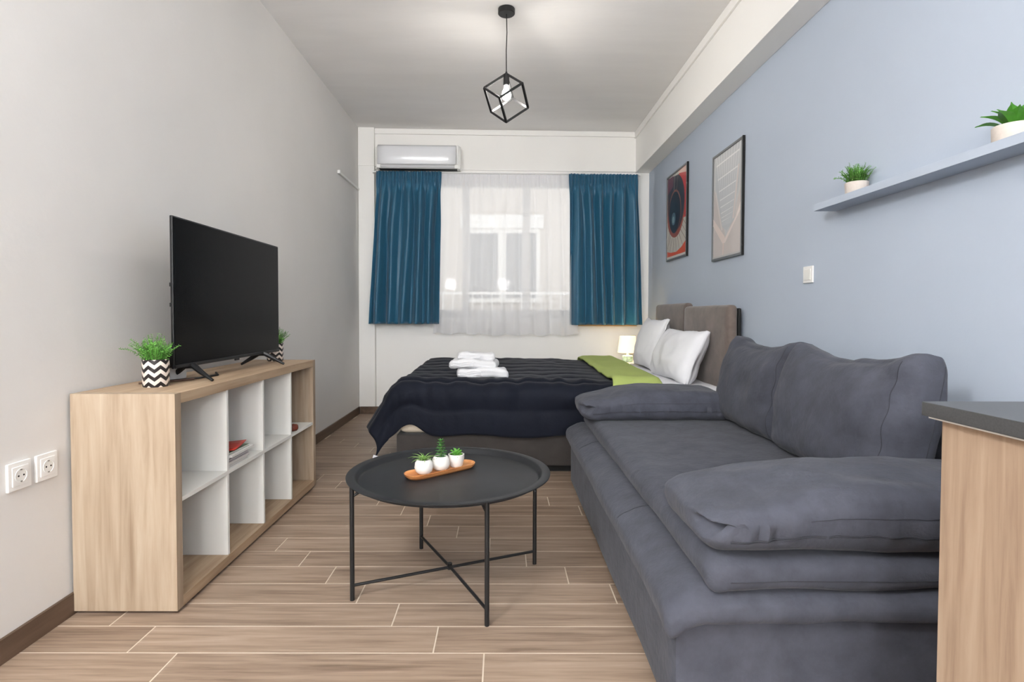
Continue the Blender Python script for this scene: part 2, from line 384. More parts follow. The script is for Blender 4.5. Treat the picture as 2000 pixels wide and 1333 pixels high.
obj('ledge', box(new(), (-3.2, 8.6, 0.42), (3.2, 9.2, 0.55), 0.01), 'facade_w', nb)
ou = thing('outdoor_unit', 'boxy outdoor cooling unit with round fan beyond the window', 'cooling unit', (0.05, 8.8, 0.55))
obj('casing', box(new(), (-0.36, 8.68, 0.55), (0.46, 9.0, 1.12), 0.02), 'facade_w', ou)
bm = new()
for rr in (0.07, 0.13, 0.19, 0.24): tube(bm, [(-0.05 + rr * cos(2 * pi * i / 28), 8.665, 0.84 + rr * sin(2 * pi * i / 28)) for i in range(29)], 0.008, 6)
obj('fan_grille', bm, 'facade_g', ou)
rl = thing('balcony_railing', 'white upright bar railing across the light well', 'railing', (0, 8.55, 0.42))
obj('top_rail', box(new(), (-3.2, 8.53, 1.36), (3.2, 8.57, 1.40), 0.005), 'facade_w', rl)
for i in range(41): obj('baluster', box(new(), (-3.0 + i * 0.15 - 0.007, 8.543, 0.55), (-3.0 + i * 0.15 + 0.007, 8.557, 1.365)), 'facade_w', rl)
obj('bottom_rail', box(new(), (-3.2, 8.53, 0.56), (3.2, 8.57, 0.59), 0.004), 'facade_w', rl)

# ------------------------------------------------------------------ sofa
sofa = thing('sofa', 'long dark grey suede sofa bed standing against the blue wall', 'sofa', (1.0, 2.43, 0))
def base_fn(p, u, v, w):
    p.x += 0.006 * (1 - w) * (-1 if u < 0 else 0) * 0; return p
obj('base', move(soft((0.566, 1.055, 0.152), (16, 26, 8), 0.022, base_fn, 0.004, 2.2, 3), (0.998, 2.43, 0.169)), 'sofa', sofa)
for x in (0.55, 1.45):
    for y in (1.5, 3.35): obj('foot', box(new(), (x - 0.03, y - 0.03, 0), (x + 0.03, y + 0.03, 0.03)), 'black_pl', sofa)
def pad_fn(p, u, v, w):
    fr = sm(0.82, 1.0, -u); p.z -= 0.034 * fr; ne = sm(0.93, 1.0, -v)
    p.z -= 0.018 * ne + 0.012 * ne * nz(p.x * 6, 2.0, 1); p.y += 0.012 * ne * nz(p.x * 4, 5.0, 1)
    if w < 0: p.z -= 0.012 * sm(0.9, 1.0, -u)
    return p
pad = move(soft((0.560, 1.092, 0.034), (34, 56, 6), 0.030, pad_fn, 0.005, 3.2, 1), (0.965, 2.436, 0.350))
tr = bvh(pad); padp = obj('lower_pad', pad, 'sofa', sofa)
for ys in (1.98, 2.97): obj('seam', seam_on(tr, [(x, ys + 0.012 * sin(x * 9), 0.8) for x in lin(0.412, 0.56, 18)], (0, 0, -1), 0.0016), 'seam', padp)
def seat_fn(p, u, v, w):
    p.z -= 0.010 * sm(0.86, 1.0, -u); ne = sm(0.90, 1.0, -v); p.z -= 0.010 * ne; p.y += 0.010 * ne * nz(p.x * 4, 7.0, 1)
    if w < 0: p.z += 0.006 * nz(p.x * 5, 1.0, p.y)
    return p
seat = move(soft((0.475, 1.078, 0.043), (30, 54, 8), 0.038, seat_fn, 0.005, 3.0, 5), (0.985, 2.43, 0.428))
tr = bvh(seat); seatp = obj('seat_cushion', seat, 'sofa', sofa)
obj('seam', seam_on(tr, [(x, 1.2, 0.409 + 0.002 * nz(x * 8, 3, 1)) for x in lin(0.56, 1.4, 40)], (0, 1, 0), 0.0014), 'seam', seatp)
obj('backrest', move(soft((0.078, 1.05, 0.20), (6, 26, 10), 0.03, None, 0.004, 3, 9), (1.502, 2.43, 0.525)), 'sofa', sofa)

def arm_fn(p, u, v, w):
    e = 1 - 0.62 * sm(0.05, 1.0, -u) - 0.10 * sm(0.8, 1.0, u)
    bul = (1 - 0.85 * u * u) * (1 - 0.55 * v * v)
    if w > 0 or p.z > 0: p.z = p.z * e + 0.030 * bul * max(0, w)
    p.y *= 1 - 0.05 * sm(0.8, 1, abs(u))
    return p
def arm_cushion(name, label, cx, cy, zb, flip, hx, hy, hz, seed):
    t_ = thing(name, label, 'cushion', (cx, cy, zb), 0, 'arm cushions lying on the sofa seat')
    def fn(p, u, v, w):
        p = arm_fn(p, u, v, w)
        # gathered puckers along the seam on the near side
        if v < -0.4: p.y += 0.008 * sin(p.x * 85 + 6 * nz(p.x * 6, seed, 0)) * sm(-0.4, -0.95, v) * max(0, 1 - abs(w + 0.1) * 1.2)
        # dented front corner
        dx, dy, dz = u + 1, v + 0.86, w - 0.02
        g = math.exp(-(dx * dx * 30 + dy * dy * 16 + dz * dz * 9)); p.x += 0.060 * g; p.z += 0.010 * g
        cr_ = (u + 0.62) - 0.25 * (v + 0.5); p.z -= 0.010 * math.exp(-cr_ * cr_ * 260) * sm(-1, -0.3, v) * sm(0.6, 0.0, v) * max(0, w)
        return p
    b_ = move(soft((hx, hy, hz), (44, 26, 14), min(hz, hy) * 0.86, fn, 0.010, 6.5, seed, (0.8, 1, 1)), (cx, cy, zb + hz))
    tr = bvh(b_); o = obj('cover', b_, 'sofa', t_)
    for zz, s in ((zb + hz * 0.78, 0.0016), (zb + hz * 0.72, 0.001)):
        obj('seam', seam_on(tr, [(x, cy - 0.8, zz - 0.016 * sm(cx - hx * 0.45, cx - hx * 0.9, x) + 0.004 * nz(x * 5, seed, 2)) for x in lin(cx - hx * 0.86, cx + hx * 0.9, 60)], (0, 1, 0), s), 'seam', o)
    obj('top_seam', seam_on(tr, [(x, cy - 0.8, zb + hz * 1.38 - 0.02 * sm(cx - hx * 0.2, cx - hx * 0.75, x)) for x in lin(cx - hx * 0.45, cx + hx * 0.9, 46)], (0, 1, 0), 0.001), 'seam', o)
    return t_
arm_cushion('arm_cushion', 'long grey arm cushion at the near end of the sofa, beside the wooden cabinet', 0.962, 1.535, 0.468, 1, 0.470, 0.200, 0.074, 2)
arm_cushion('arm_cushion', 'long grey arm cushion at the far end of the sofa, in front of the bed', 0.868, 3.285, 0.468, 1, 0.422, 0.212, 0.074, 4)
def back_cushion(label, y0, y1, xb, seed, rz=0.0):
    h = 0.235; hy = (y1 - y0) / 2; cy = (y0 + y1) / 2; tilt = radians(11)
    t_ = thing('back_cushion', label, 'cushion', (xb + 0.08, cy, 0.472), 0, 'back cushions of the grey sofa')
    def fn(p, u, v, w):            # local: x thickness (front = -x), y width, z height
        top = sm(0.5, 1.0, w)
        p.z += top * (0.026 * abs(v) ** 3 - 0.040 * (1 - v * v))
        pf = (1 - v ** 4) * (1 - 0.8 * abs(w) ** 3)
        if u < 0: p.x -= 0.040 * pf
        p.x *= 1 - 0.32 * sm(0.3, 1.0, w) * (1 - 0.5 * abs(v))
        p.y *= 1 - 0.035 * (1 - w * w) * 0 + 0.02 * (1 - abs(w))
        # soft horizontal wrinkles fanning from the near side edge
        if u < 0.5: p.x += 0.006 * sin(p.z * 52 + 3 * nz(p.y * 4, p.z * 5, seed)) * sm(-0.25, -1.0, v) * (1 - 0.5 * abs(w))
        return p
    b_ = soft((0.080, hy, h), (12, 44, 36), 0.062, fn, 0.010, 6.5, seed)
    xform(b_, Matrix.Translation((xb + 0.095, cy, 0.472)) @ Matrix.Rotation(rz, 4, 'Z') @ Matrix.Rotation(tilt, 4, 'Y') @ Matrix.Translation((0.01, 0, h)))
    tr = bvh(b_); o = obj('cover', b_, 'sofa', t_)
    obj('seam', seam_on(tr, [(0.6, y0 + 0.046 + 0.002 * sin(z * 9), z) for z in lin(0.50, 0.915, 40)], (1, 0, 0), 0.0013), 'seam', o)
    obj('side_seam', seam_on(tr, [(xb + 0.13 + (z - 0.47) * 0.24, y0 - 0.5, z) for z in lin(0.50, 0.90, 40)], (0, 1, 0), 0.0013), 'seam', o)
    return t_
back_cushion('square grey back cushion on the half of the sofa nearer the wooden cabinet', 1.735, 2.475, 1.155, 3, 0.03)
back_cushion('square grey back cushion on the half of the sofa nearer the bed', 2.50, 3.23, 1.185, 8, -0.02)

# ------------------------------------------------------------------ bed
bed = thing('bed', 'dark grey upholstered bed with two padded taupe headboard panels', 'bed', (0.40, 4.54, 0))
obj('plinth', box(new(), (-0.62, 3.765, 0), (1.46, 5.32, 0.055)), 'blackk', bed)
obj('base', box(new(), (-0.70, 3.70, 0.052), (1.50, 5.38, 0.262), 0.012), 'bedfab', bed)
obj('headboard_backing', box(new(), (1.553, 3.678, 0.06), (1.575, 5.46, 1.105), 0.008), 'blackk', bed)
for (y0, y1, z1, x0) in ((3.672, 4.575, 1.128, 1.485), (4.575, 5.475, 1.158, 1.500)):
    def pf(p, u, v, w):
        if u < 0: p.x -= 0.012 * (1 - v ** 4) * (1 - w ** 6)
        return p
    b_ = soft((0.034, (y1 - y0) / 2, (z1 - 0.28) / 2), (6, 18, 18), 0.030, pf, 0.002, 6, y0)
    obj('headboard_panel', move(b_, (x0 + 0.034, (y0 + y1) / 2, (z1 + 0.28) / 2)), 'velvet', bed)
mt = thing('mattress', 'thick mattress on the bed covered by a white fitted sheet', 'mattress', (0.40, 4.54, 0.262))
obj('mattress_core', move(soft((1.085, 0.825, 0.135), (20, 18, 6), 0.04), (0.40, 4.54, 0.262 + 0.135)), 'mattr', mt)
def sh_fn(p, u, v, w):
    return p
obj('fitted_sheet', move(soft((0.50, 0.832, 0.080), (36, 40, 8), 0.045, sh_fn, 0.005, 5, 6), (0.995, 4.54, 0.495)), 'linen', mt)

dv = thing('duvet', 'navy blue quilted duvet with lime green lining turned down, draped over the bed', 'duvet', (0.0, 4.54, 0.58))
FX, NY, FY = -0.66, 3.755, 5.33
ZT = 0.600
def drape(X, Y, lift=0.0, side_foot=True):
    sF = max(0.0, FX - X) if side_foot else 0.0
    sN = max(0.0, NY - Y); sB = max(0.0, Y - FY)
    x, y = max(X, FX) if side_foot else X, min(max(Y, NY), FY)
    z = ZT + lift + 0.022 * sm(NY, FY, Y) * 1.0 + 0.008 * nz(X * 2.2, Y * 2.2, 3)
    r = 0.10
    def bend(s):   # arc then straight down: (out, drop)
        if s < r * pi / 2: a = s / r; return r * sin(a) * 0.9, r * (1 - cos(a))
        return r * 0.9, r + (s - r * pi / 2)
    oN, dN = bend(sN); oB, dB = bend(sB)
    oF = 0.62 * sF - 0.10 * sF * sF; dF = 0.86 * max(0.0, sF - 0.02) ** 1.06
    ds = max(dN, dB)
    corner = min(1.0, sF * 5) * min(1.0, sN * 5)
    if dF > 0 and ds > 0: d = (dF ** 1.7 + ds ** 1.7) ** (1 / 1.7)
    else: d = dF + ds
    x -= oF * (1 - 0.30 * corner * sm(0.1, 0.34, sN)); y += oB - oN * (1 - 0.2 * corner)
    if sF > 0: x += 0.03 * sin(Y * 11) * sm(0, 0.3, sF) * (1 - corner * 0.5)
    if sN > 0: y -= 0.012 * sin(X * 6.0 + 1.2) * sm(0.1, 0.34, sN)
    z -= d
    return Vector((x, y, max(z, 0.03)))
def quilt(bm, step, h, axis_v):
    bm.normal_update()
x0, x1, y0, y1 = FX - 0.40, 0.78, NY - 0.40, FY + 0.30
NU, NV = 110, 150
bm = new()
def hem(X, Y):   # wavy hem at the near side: shorter in the middle, small scallops
    return Y
def flat(u, v):
    X, Y = x0 + (x1 - x0) * u, y0 + (y1 - y0) * v
    if Y < NY: Y = NY - (NY - Y) * (1 - 0.22 * math.exp(-((X + 0.60) / 0.10) ** 2) + 0.03 * sin(X * 9))
    return drape(X, Y)
V = grid(bm, NU, NV, flat)
bm.normal_update()
nrm = {vv: vv.normal.copy() for row in V for vv in row}
if nrm[V[60][100]].z < 0: nrm = {k: -n_ for k, n_ in nrm.items()}
for i, row in enumerate(V):
    for j, vv in enumerate(row):
        u, v = i / NU, j / NV; Xf, Yf = x0 + (x1 - x0) * u, y0 + (y1 - y0) * v
        ch = abs(sin(pi * (Yf - 0.165) / 0.21)) ** 0.42
        wr = nz(Xf * 16, Yf * 5, 1.5) * 0.010 + nz(Xf * 7, Yf * 3.2, 4.5) * 0.012
        fade = min(1.0, 6 * min(u, v, 1 - u, 1 - v) + 0.15)
        vv.co += nrm[vv] * (((0.036 if Yf < NY + 0.05 else 0.026) * ch - 0.004 + wr * (1.5 if Yf < NY + 0.05 else 0.5)) * fade)
q = obj('quilt_top', bm, 'navy', dv, ang=180)
md = q.modifiers.new('thickness', 'SOLIDIFY'); md.thickness = 0.022; md.offset = -1
bm = new()
def lime(u, v):
    Yf = (NY - 0.34) + (FY + 0.28 - NY + 0.34) * v
    a = u; e = 0.014 * nz(Yf * 6, 1, 1)
    if a < 0.86: X = 0.735 + e * (1 - a) + 0.30 * a / 0.86; lift = 0.030 + 0.012 * nz(X * 6, Yf * 5, 2) - 0.012 * sm(0.12, 0, a)
    else: th = (a - 0.86) / 0.14 * pi; X = 1.035 + 0.022 * sin(th); lift = 0.030 - 0.022 * (1 - cos(th)) * 0.5 - 0.018 * (th / pi)
    return drape(X, Yf, lift + 0.006, False)
grid(bm, 26, 110, lime)
q = obj('turned_down_lining', bm, 'lime', dv, 'lime green lining folded back', ang=180)
md = q.modifiers.new('thickness', 'SOLIDIFY'); md.thickness = 0.012; md.offset = -1
tip = drape(x0 + 0.01, y0 + 0.01)
obj('care_tag', xform(box(new(), (-0.020, -0.001, -0.055), (0.020, 0.001, 0.004)), Matrix.Translation(tip + Vector((0.006, -0.022, 0.004))) @ Matrix.Rotation(radians(18), 4, 'Y')), 'tagw', dv, 'white care label')

def pillow(label, c, ry, rz, hx, hy, hz, seed):
    def fn(p, u, v, w):            # local x thickness, y width, z height
        g = (max(0, 1 - abs(v) ** 2.6) * max(0, 1 - abs(w) ** 2.6)) ** 0.55
        s = 1 if p.x >= 0 else -1
        p.x = s * (0.010 + hx * g) if abs(u) > 0.02 else 0
        p.y *= 1 - 0.07 * (1 - w * w); p.z *= 1 - 0.09 * (1 - v * v)
        return p
    b_ = soft((hx, hy, hz), (4, 34, 28), 0.004, fn, 0.013, 7, seed)
    xform(b_, Matrix.Translation(c) @ Matrix.Rotation(rz, 4, 'Z') @ Matrix.Rotation(ry, 4, 'Y') @ Matrix.Translation((0, 0, hz)))
    return tag(obj('pillow', b_, 'linen', ang=180), label, 'pillow', 'white pillows leaning on the headboard')
pillow('plump white pillow leaning on the headboard panel nearer the sofa', (1.265, 4.27, 0.565), radians(22), 0.03, 0.11, 0.41, 0.205, 1)
pillow('plump white pillow leaning on the headboard panel nearer the window', (1.285, 5.09, 0.575), radians(17), -0.02, 0.095, 0.36, 0.235, 2)

def towel(label, cx, cy, z, hx, hy, hz, rz, seed):
    def fn(p, u, v, w):
        p.z += 0.006 * sin(p.x * 22 + seed)
        if v < -0.5 and u < 0.95: p.y += 0.006 * (1 if abs(w) < 0.12 else 0)
        return p
    b_ = soft((hx, hy, hz), (24, 14, 10), hz * 0.92, fn, 0.009, 14, seed)
    # folded layers show as a groove on the left end
    xform(b_, Matrix.Translation((cx, cy, z + hz)) @ Matrix.Rotation(rz, 4, 'Z'))
    t_ = thing('folded_towel', label, 'towel', (cx, cy, z), 0, 'folded white towels stacked on the duvet')
    obj('cloth', b_, 'terry', t_, ang=180)
    bm = new()
    for k, dz in enumerate((-0.35, 0.1, 0.45)):
        pts = [(cx - hx * 0.9 + 0.004 * k + s_ * 0.15, cy - hy * 1.0 + 0.001, z + hz + dz * hz * 0.8 + 0.004 * sin(s_ * 9 + k)) for s_ in lin(0, 1, 8)]
        tube(bm, pts, 0.007, 6)
    obj('fold', bm, 'terry', t_)
    return t_
towel('folded white towel at the bottom of the stack on the duvet', -0.140, 3.99, 0.612, 0.180, 0.115, 0.036, 0.07, 1)
towel('folded white towel in the middle of the stack on the duvet', -0.200, 4.02, 0.676, 0.170, 0.105, 0.033, -0.05, 2)
towel('folded white towel on top of the stack on the duvet', -0.185, 4.04, 0.734, 0.135, 0.090, 0.026, 0.03, 3)

ns = thing('nightstand', 'small white nightstand between the bed and the window wall', 'nightstand', (1.29, 5.76, 0))
obj('body', box(new(), (1.09, 5.56, 0.05), (1.49, 5.97, 0.555), 0.004), 'white_lam', ns)
obj('top', box(new(), (1.08, 5.55, 0.555), (1.50, 5.975, 0.575), 0.003), 'white_lam', ns)
for x in (1.12, 1.46):
    for y in (5.59, 5.94): obj('foot', box(new(), (x - 0.015, y - 0.015, 0), (x + 0.015, y + 0.015, 0.052)), 'black_pl', ns)
LX, LY, LZ = 1.292, 5.74, 0.575
tl = thing('table_lamp', 'small lit lamp with cream shade and green glazed base on the nightstand', 'lamp', (LX, LY, LZ))
obj('base', lathe(new(), [(0.044, 0), (0.052, 0.005), (0.053, 0.06), (0.046, 0.066), (0.012, 0.07), (0.010, 0.115)], 32, (LX, LY, LZ)), 'lampbase', tl)
obj('shade', lathe(new(), [(0.098, 0.095), (0.101, 0.098), (0.080, 0.262), (0.077, 0.262), (0.098, 0.098)], 40, (LX, LY, LZ), cap=False), 'shade_lit', tl)
obj('lamp_bulb', lathe(new(), [(0.008, 0.11), (0.014, 0.125), (0.026, 0.15), (0.030, 0.17), (0.022, 0.19), (0.004, 0.2)], 16, (LX, LY, LZ)), 'bulb_soft', tl)

# ------------------------------------------------------------------ coffee table
CX, CY, TZ = -0.206, 2.205, 0.442
ct = thing('coffee_table', 'round black metal tray coffee table in the middle of the floor', 'coffee table', (CX, CY, 0))
R_ = 0.398
tray = obj('tray_top', lathe(new(), [(0.001, -0.027), (R_ - 0.045, -0.027), (R_ - 0.036, -0.024), (R_ - 0.030, -0.006), (R_ - 0.026, -0.003), (R_ - 0.004, -0.006), (R_, -0.004), (R_, 0.000), (R_ - 0.005, 0.001), (R_ - 0.030, 0.002), (R_ - 0.036, -0.002), (R_ - 0.042, -0.019), (R_ - 0.050, -0.0235), (0.001, -0.0235)], 96, (CX, CY, TZ), cap=False), 'tray_metal', ct, ang=50)
feet = [(-0.553, 2.051), (-0.049, 1.882), (0.141, 2.355), (-0.363, 2.510)]
for (x, y) in feet:
    d = Vector((CX - x, CY - y, 0)).normalized()
    obj('leg', tube(new(), [(x, y, 0), (x, y, TZ - 0.008)], 0.0085, 12), 'black_metal', ct)
    obj('bracket', tube(new(), [(x, y, TZ - 0.055), (x + d.x * 0.05, y + d.y * 0.05, TZ - 0.030), (x + d.x * 0.09, y + d.y * 0.09, TZ - 0.0285)], 0.0055, 8), 'black_metal', ct)
for a, b in ((0, 2), (1, 3)):
    pa, pb = feet[a], feet[b]; zc = 0.055 if a == 0 else 0.062
    obj('crossbar', tube(new(), [(pa[0], pa[1], 0.055), ((pa[0] + pb[0]) / 2, (pa[1] + pb[1]) / 2, zc), (pb[0], pb[1], 0.055)], 0.0058, 10), 'black_metal', ct)
obj('pivot', lathe(new(), [(0.010, 0.048), (0.010, 0.072)], 12, ((feet[0][0] + feet[2][0]) / 2, (feet[0][1] + feet[2][1]) / 2, 0)), 'black_metal', ct)
# wooden tray with three succulents
TA = math.atan2(0.225, 0.255); TC = Vector((-0.247, 2.262, TZ - 0.0235))
wt = thing('wooden_tray', 'narrow acacia wood tray holding three small succulents', 'tray', TC, TA)
def stadium(l, w, n=14):
    return [(l - w + w * cos(a), w * sin(a)) for a in lin(-pi / 2, pi / 2, n)] + [(-l + w + w * cos(a), w * sin(a)) for a in lin(pi / 2, 3 * pi / 2, n)]
def loft(bm, rings):
    Rr = [[bm.verts.new(p) for p in r] for r in rings]
    for a, b in zip(Rr, Rr[1:]):
        for i in range(len(a)): bm.faces.new((a[i], a[(i + 1) % len(a)], b[(i + 1) % len(a)], b[i]))
    bm.faces.new(list(reversed(Rr[0]))); bm.faces.new(Rr[-1])
    return bm
rings = []
for l, w, z in ((0.150, 0.037, 0.0), (0.162, 0.045, 0.010), (0.166, 0.048, 0.020), (0.164, 0.046, 0.021), (0.156, 0.040, 0.012), (0.150, 0.036, 0.0105)):
    rings.append([(x, y, z) for x, y in stadium(l, w)])
obj('dish', loft(new(), rings), 'acacia', wt, local=True, ang=50)
def leaf_bm(L, Wd, th=0.002, curve=0.3, tipw=0.15, n=7, cup=0.15, belly=0.5):
    """thick leaf along +z, curving toward +x"""
    bm = new(); rows = []
    for i in range(n + 1):
        t_ = i / n; a = curve * t_; x = L * t_ * sin(a) * 0.9; z = L * t_ * cos(a)
        w = Wd * (sin(pi * min(1, (t_ * (1 - tipw * 0.5) + 0.12)) ** belly) * 0.9 + 0.06) if t_ < 1 else Wd * tipw * 0.4
        rows.append([bm.verts.new((x + (-cup * w if k in (0, 2) else 0) * 1.0 + (th if k == 3 else 0), (-w, 0, w, 0)[k] / 1, z)) for k in range(4)])
    for a, b in zip(rows, rows[1:]):
        for k in range(4): bm.faces.new((a[k], a[(k + 1) % 4], b[(k + 1) % 4], b[k]))
    bm.faces.new(rows[0]); bm.faces.new(list(reversed(rows[-1])))
    return bm
def leaf_part(parent, pos, az, tilt, mesh, s=1.0):
    o = bpy.data.objects.new('leaf', mesh); COL.objects.link(o); o.parent = parent
    o.matrix_local = Matrix.Translation(pos) @ Matrix.Rotation(az, 4, 'Z') @ Matrix.Rotation(tilt, 4, 'Y') @ Matrix.Scale(s, 4)
    return o
def local_to(t_, v): return WMat @ Vector(v)
WT_ = Matrix.Translation(TC) @ Matrix.Rotation(TA, 4, 'Z')
def small_pot(dx, label, style):
    c = WT_ @ Vector((dx, 0, 0.0105))
    t_ = thing('potted_succulent', label, 'plant', c, 0, 'succulents on the wooden tray')
    if style < 2: pr = [(0.020, 0), (0.032, 0.010), (0.0375, 0.026), (0.035, 0.044), (0.027, 0.056), (0.023, 0.057), (0.024, 0.05)]
    else: pr = [(0.022, 0), (0.027, 0.006), (0.033, 0.035), (0.0335, 0.052), (0.030, 0.053), (0.029, 0.047)]
    obj('pot', lathe(new(), pr, 28), 'ceramic', t_, local=True, ang=60)
    top = pr[-1][1] + 0.001
    obj('soil', lathe(new(), [(0.001, 0), (pr[-1][0] - 0.0005, 0), (pr[-1][0] - 0.0005, 0.002), (0.001, 0.003)], 16, (0, 0, top - 0.003), cap=False), 'soil', t_, local=True)
    return t_, top
pA, tA = small_pot(-0.082, 'spiky pale green succulent in round white pot, on the near end of the tray', 0)
me = finish('leaf', leaf_bm(0.062, 0.0042, 0.0022, 0.75, 0.1), 'leaf_y')
for i in range(26):
    leaf_part(pA, (0, 0, tA - 0.002), i * 2.4, 0.06 + 0.85 * (i / 26) ** 0.8, me, random.uniform(0.75, 1.1))
pB, tB = small_pot(0.0, 'tall dark green tiered succulent in round white pot, middle of the tray', 1)
obj('stem', tube(new(), [(0, 0, tB - 0.01), (0.002, 0, tB + 0.03), (0, 0.001, tB + 0.066)], 0.0025, 6), 'stem', pB, local=True)
me = finish('leaf', leaf_bm(0.026, 0.0062, 0.003, 0.35, 0.4), 'leaf_d')
for k in range(7):
    for i in range(6):
        leaf_part(pB, (0, 0, tB + 0.002 + k * 0.0105), i * pi / 3 + k * 0.5, 1.25 - 0.11 * k, me, (1.15 - 0.09 * k) * random.uniform(0.85, 1.1))
pC, tC = small_pot(0.078, 'low bright green rosette succulent in white cup pot, on the far end of the tray', 2)
me = finish('leaf', leaf_bm(0.030, 0.0085, 0.004, 0.3, 0.5), 'leaf')
for i in range(24):
    leaf_part(pC, (0, 0, tC), i * 2.4, 0.1 + 1.2 * (i / 24) ** 0.7, me, random.uniform(0.8, 1.15))

# ------------------------------------------------------------------ bookcase and what stands on it
BX0, BX1, BY0, BY1, BZ0, BZ1 = -1.508, -1.142, 1.949, 3.419, 0.012, 0.782
bc = thing('bookcase', 'low oak-look bookcase of eight open cubes with white dividers against the left wall', 'bookcase', ((BX0 + BX1) / 2, (BY0 + BY1) / 2, 0))
T = 0.038
obj('top_panel', box(new(), (BX0, BY0 + T, BZ1 - T), (BX1, BY1 - T, BZ1), 0.0008), 'oak_h', bc)
obj('bottom_panel', box(new(), (BX0, BY0 + T, BZ0), (BX1, BY1 - T, BZ0 + T), 0.0015), 'oak_h', bc)
obj('side_panel', box(new(), (BX0, BY0, BZ0), (BX1, BY0 + T, BZ1), 0.0008), 'oak_v', bc)
obj('side_panel', box(new(), (BX0, BY1 - T, BZ0), (BX1, BY1, BZ1), 0.0008), 'oak_v', bc)
t = 0.016; cw = (BY1 - BY0 - 2 * T - 3 * t) / 4; zm = (BZ0 + BZ1) / 2
obj('middle_shelf', box(new(), (BX0 + 0.005, BY0 + T, zm - t / 2), (BX1 - 0.004, BY1 - T, zm + t / 2), 0.001), 'white_lam', bc)
DY = []
for i in range(3):
    y = BY0 + T + cw * (i + 1) + t * i; DY.append(y)
    obj('divider', box(new(), (BX0 + 0.005, y, zm + t / 2), (BX1 - 0.004, y + t, BZ1 - T), 0.001), 'white_lam', bc)
    obj('divider', box(new(), (BX0 + 0.005, y, BZ0 + T), (BX1 - 0.004, y + t, zm - t / 2), 0.001), 'white_lam', bc)
for x in (BX0 + 0.09, BX1 - 0.05):
    for y in (BY0 + 0.04, (BY0 + BY1) / 2, BY1 - 0.04): obj('foot', lathe(new(), [(0.017, 0), (0.017, 0.013)], 16, (x, y, 0)), 'black_pl', bc)
# magazines in the second upper cube
mz = zm + t / 2; my = DY[0] + t + 0.012; random.seed(11)
MG = [('glossy thick white magazine at the bottom of the stack in the bookcase', 'greyc', 0.014), ('grey magazine second from the bottom of the stack in the bookcase', 'greyc', 0.012),
      ('mauve backed magazine third from the bottom of the stack in the bookcase', 'mauve', 0.010), ('white magazine above the mauve one in the bookcase stack', 'greyc', 0.012),
      ('wide white magazine jutting out of the bookcase stack', 'white_pl', 0.008), ('green covered magazine under the red booklet in the bookcase', 'green', 0.009)]
for i, (lb, mm, th) in enumerate(MG):
    dx = 0.02 if i == 4 else random.uniform(-0.006, 0.006); dy = 0.022 if i == 4 else 0.0; dr = random.uniform(-0.03, 0.03)
    mg = thing('magazine', lb, 'magazine', (-1.29, my + 0.10, mz), dr, 'magazines stacked in the bookcase')
    obj('pages', box(new(), (-0.128 + dx, -0.095, 0.0008), (0.128 + dx, 0.095 + dy, th - 0.0008)), 'paper', mg, local=True)
    bm = new(); box(bm, (-0.13 + dx, -0.097, 0), (0.13 + dx, 0.097 + dy, 0.0009)); box(bm, (-0.13 + dx, -0.097, th - 0.0009), (0.13 + dx, 0.097 + dy, th)); obj('cover', bm, mm, mg, local=True)
    mz += th
b_ = thing('booklet', 'curled red booklet lying on top of the magazine stack in the bookcase', 'booklet', (-1.28, my + 0.09, mz), 0.12)
bm = new(); grid(bm, 12, 4, lambda u, v: Vector((-0.11 + 0.24 * u, -0.075 + 0.15 * v, 0.002 + 0.022 * (u - 0.35) ** 2 + 0.010 * v * v)))
o = obj('cover', bm, 'red', b_, local=True); md = o.modifiers.new('thickness', 'SOLIDIFY'); md.thickness = 0.003; md.offset = 1
bm = new(); grid(bm, 6, 3, lambda u, v: Vector((-0.04 + 0.07 * u, -0.04 + 0.08 * v, 0.0075 + 0.022 * ((-0.04 + 0.07 * u + 0.11) / 0.24 - 0.35) ** 2 + 0.010 * ((-0.04 + 0.08 * v + 0.075) / 0.15) ** 2)))
obj('cover_picture', bm, 'white_pl', b_, local=True)
tag(obj('wooden_ornament', move(soft((0.020, 0.028, 0.019), (8, 8, 8), 0.017, None, 0.006, 40, 2), (-1.166, DY[2] + t + 0.082, zm + t / 2 + 0.019)), 'maroon'), 'small dark red knobbly wooden ornament in the far upper cube', 'ornament')
tag(obj('small_black_box', box(new(), (-1.33, DY[1] + t + 0.004, BZ0 + T), (-1.25, DY[1] + t + 0.05, BZ0 + T + 0.03), 0.004), 'black_pl'), 'small black plastic box in a lower bookcase cube', 'box')

# television
TVX, TY0, TY1, TZ0, TZ1 = -1.300, 2.222, 3.268, 0.842, 1.452
tv = thing('television', 'flat black television on two splayed feet standing on the bookcase', 'television', (TVX, (TY0 + TY1) / 2, BZ1))
obj('casing', box(new(), (TVX - 0.014, TY0, TZ0), (TVX - 0.002, TY1, TZ1), 0.003), 'black_pl', tv)
obj('screen', box(new(), (TVX - 0.004, TY0 + 0.007, TZ0 + 0.016), (TVX, TY1 - 0.007, TZ1 - 0.007)), 'screen', tv)
obj('lower_bezel', box(new(), (TVX - 0.004, TY0 + 0.004, TZ0 + 0.001), (TVX + 0.003, TY1 - 0.004, TZ0 + 0.015), 0.002), 'black_metal', tv)
obj('sensor_tab', box(new(), (TVX - 0.004, 2.725, TZ0 - 0.008), (TVX + 0.004, 2.765, TZ0 + 0.003), 0.002), 'black_metal', tv)
obj('rear_housing', box(new(), (TVX - 0.058, TY0 + 0.004, TZ0 + 0.003), (TVX - 0.012, TY1 - 0.004, TZ0 + 0.068), 0.010), 'black_pl', tv)
obj('upper_housing', box(new(), (TVX - 0.050, TY0 + 0.30, TZ0 + 0.08), (TVX - 0.012, TY1 - 0.30, TZ0 + 0.36), 0.012), 'black_pl', tv)
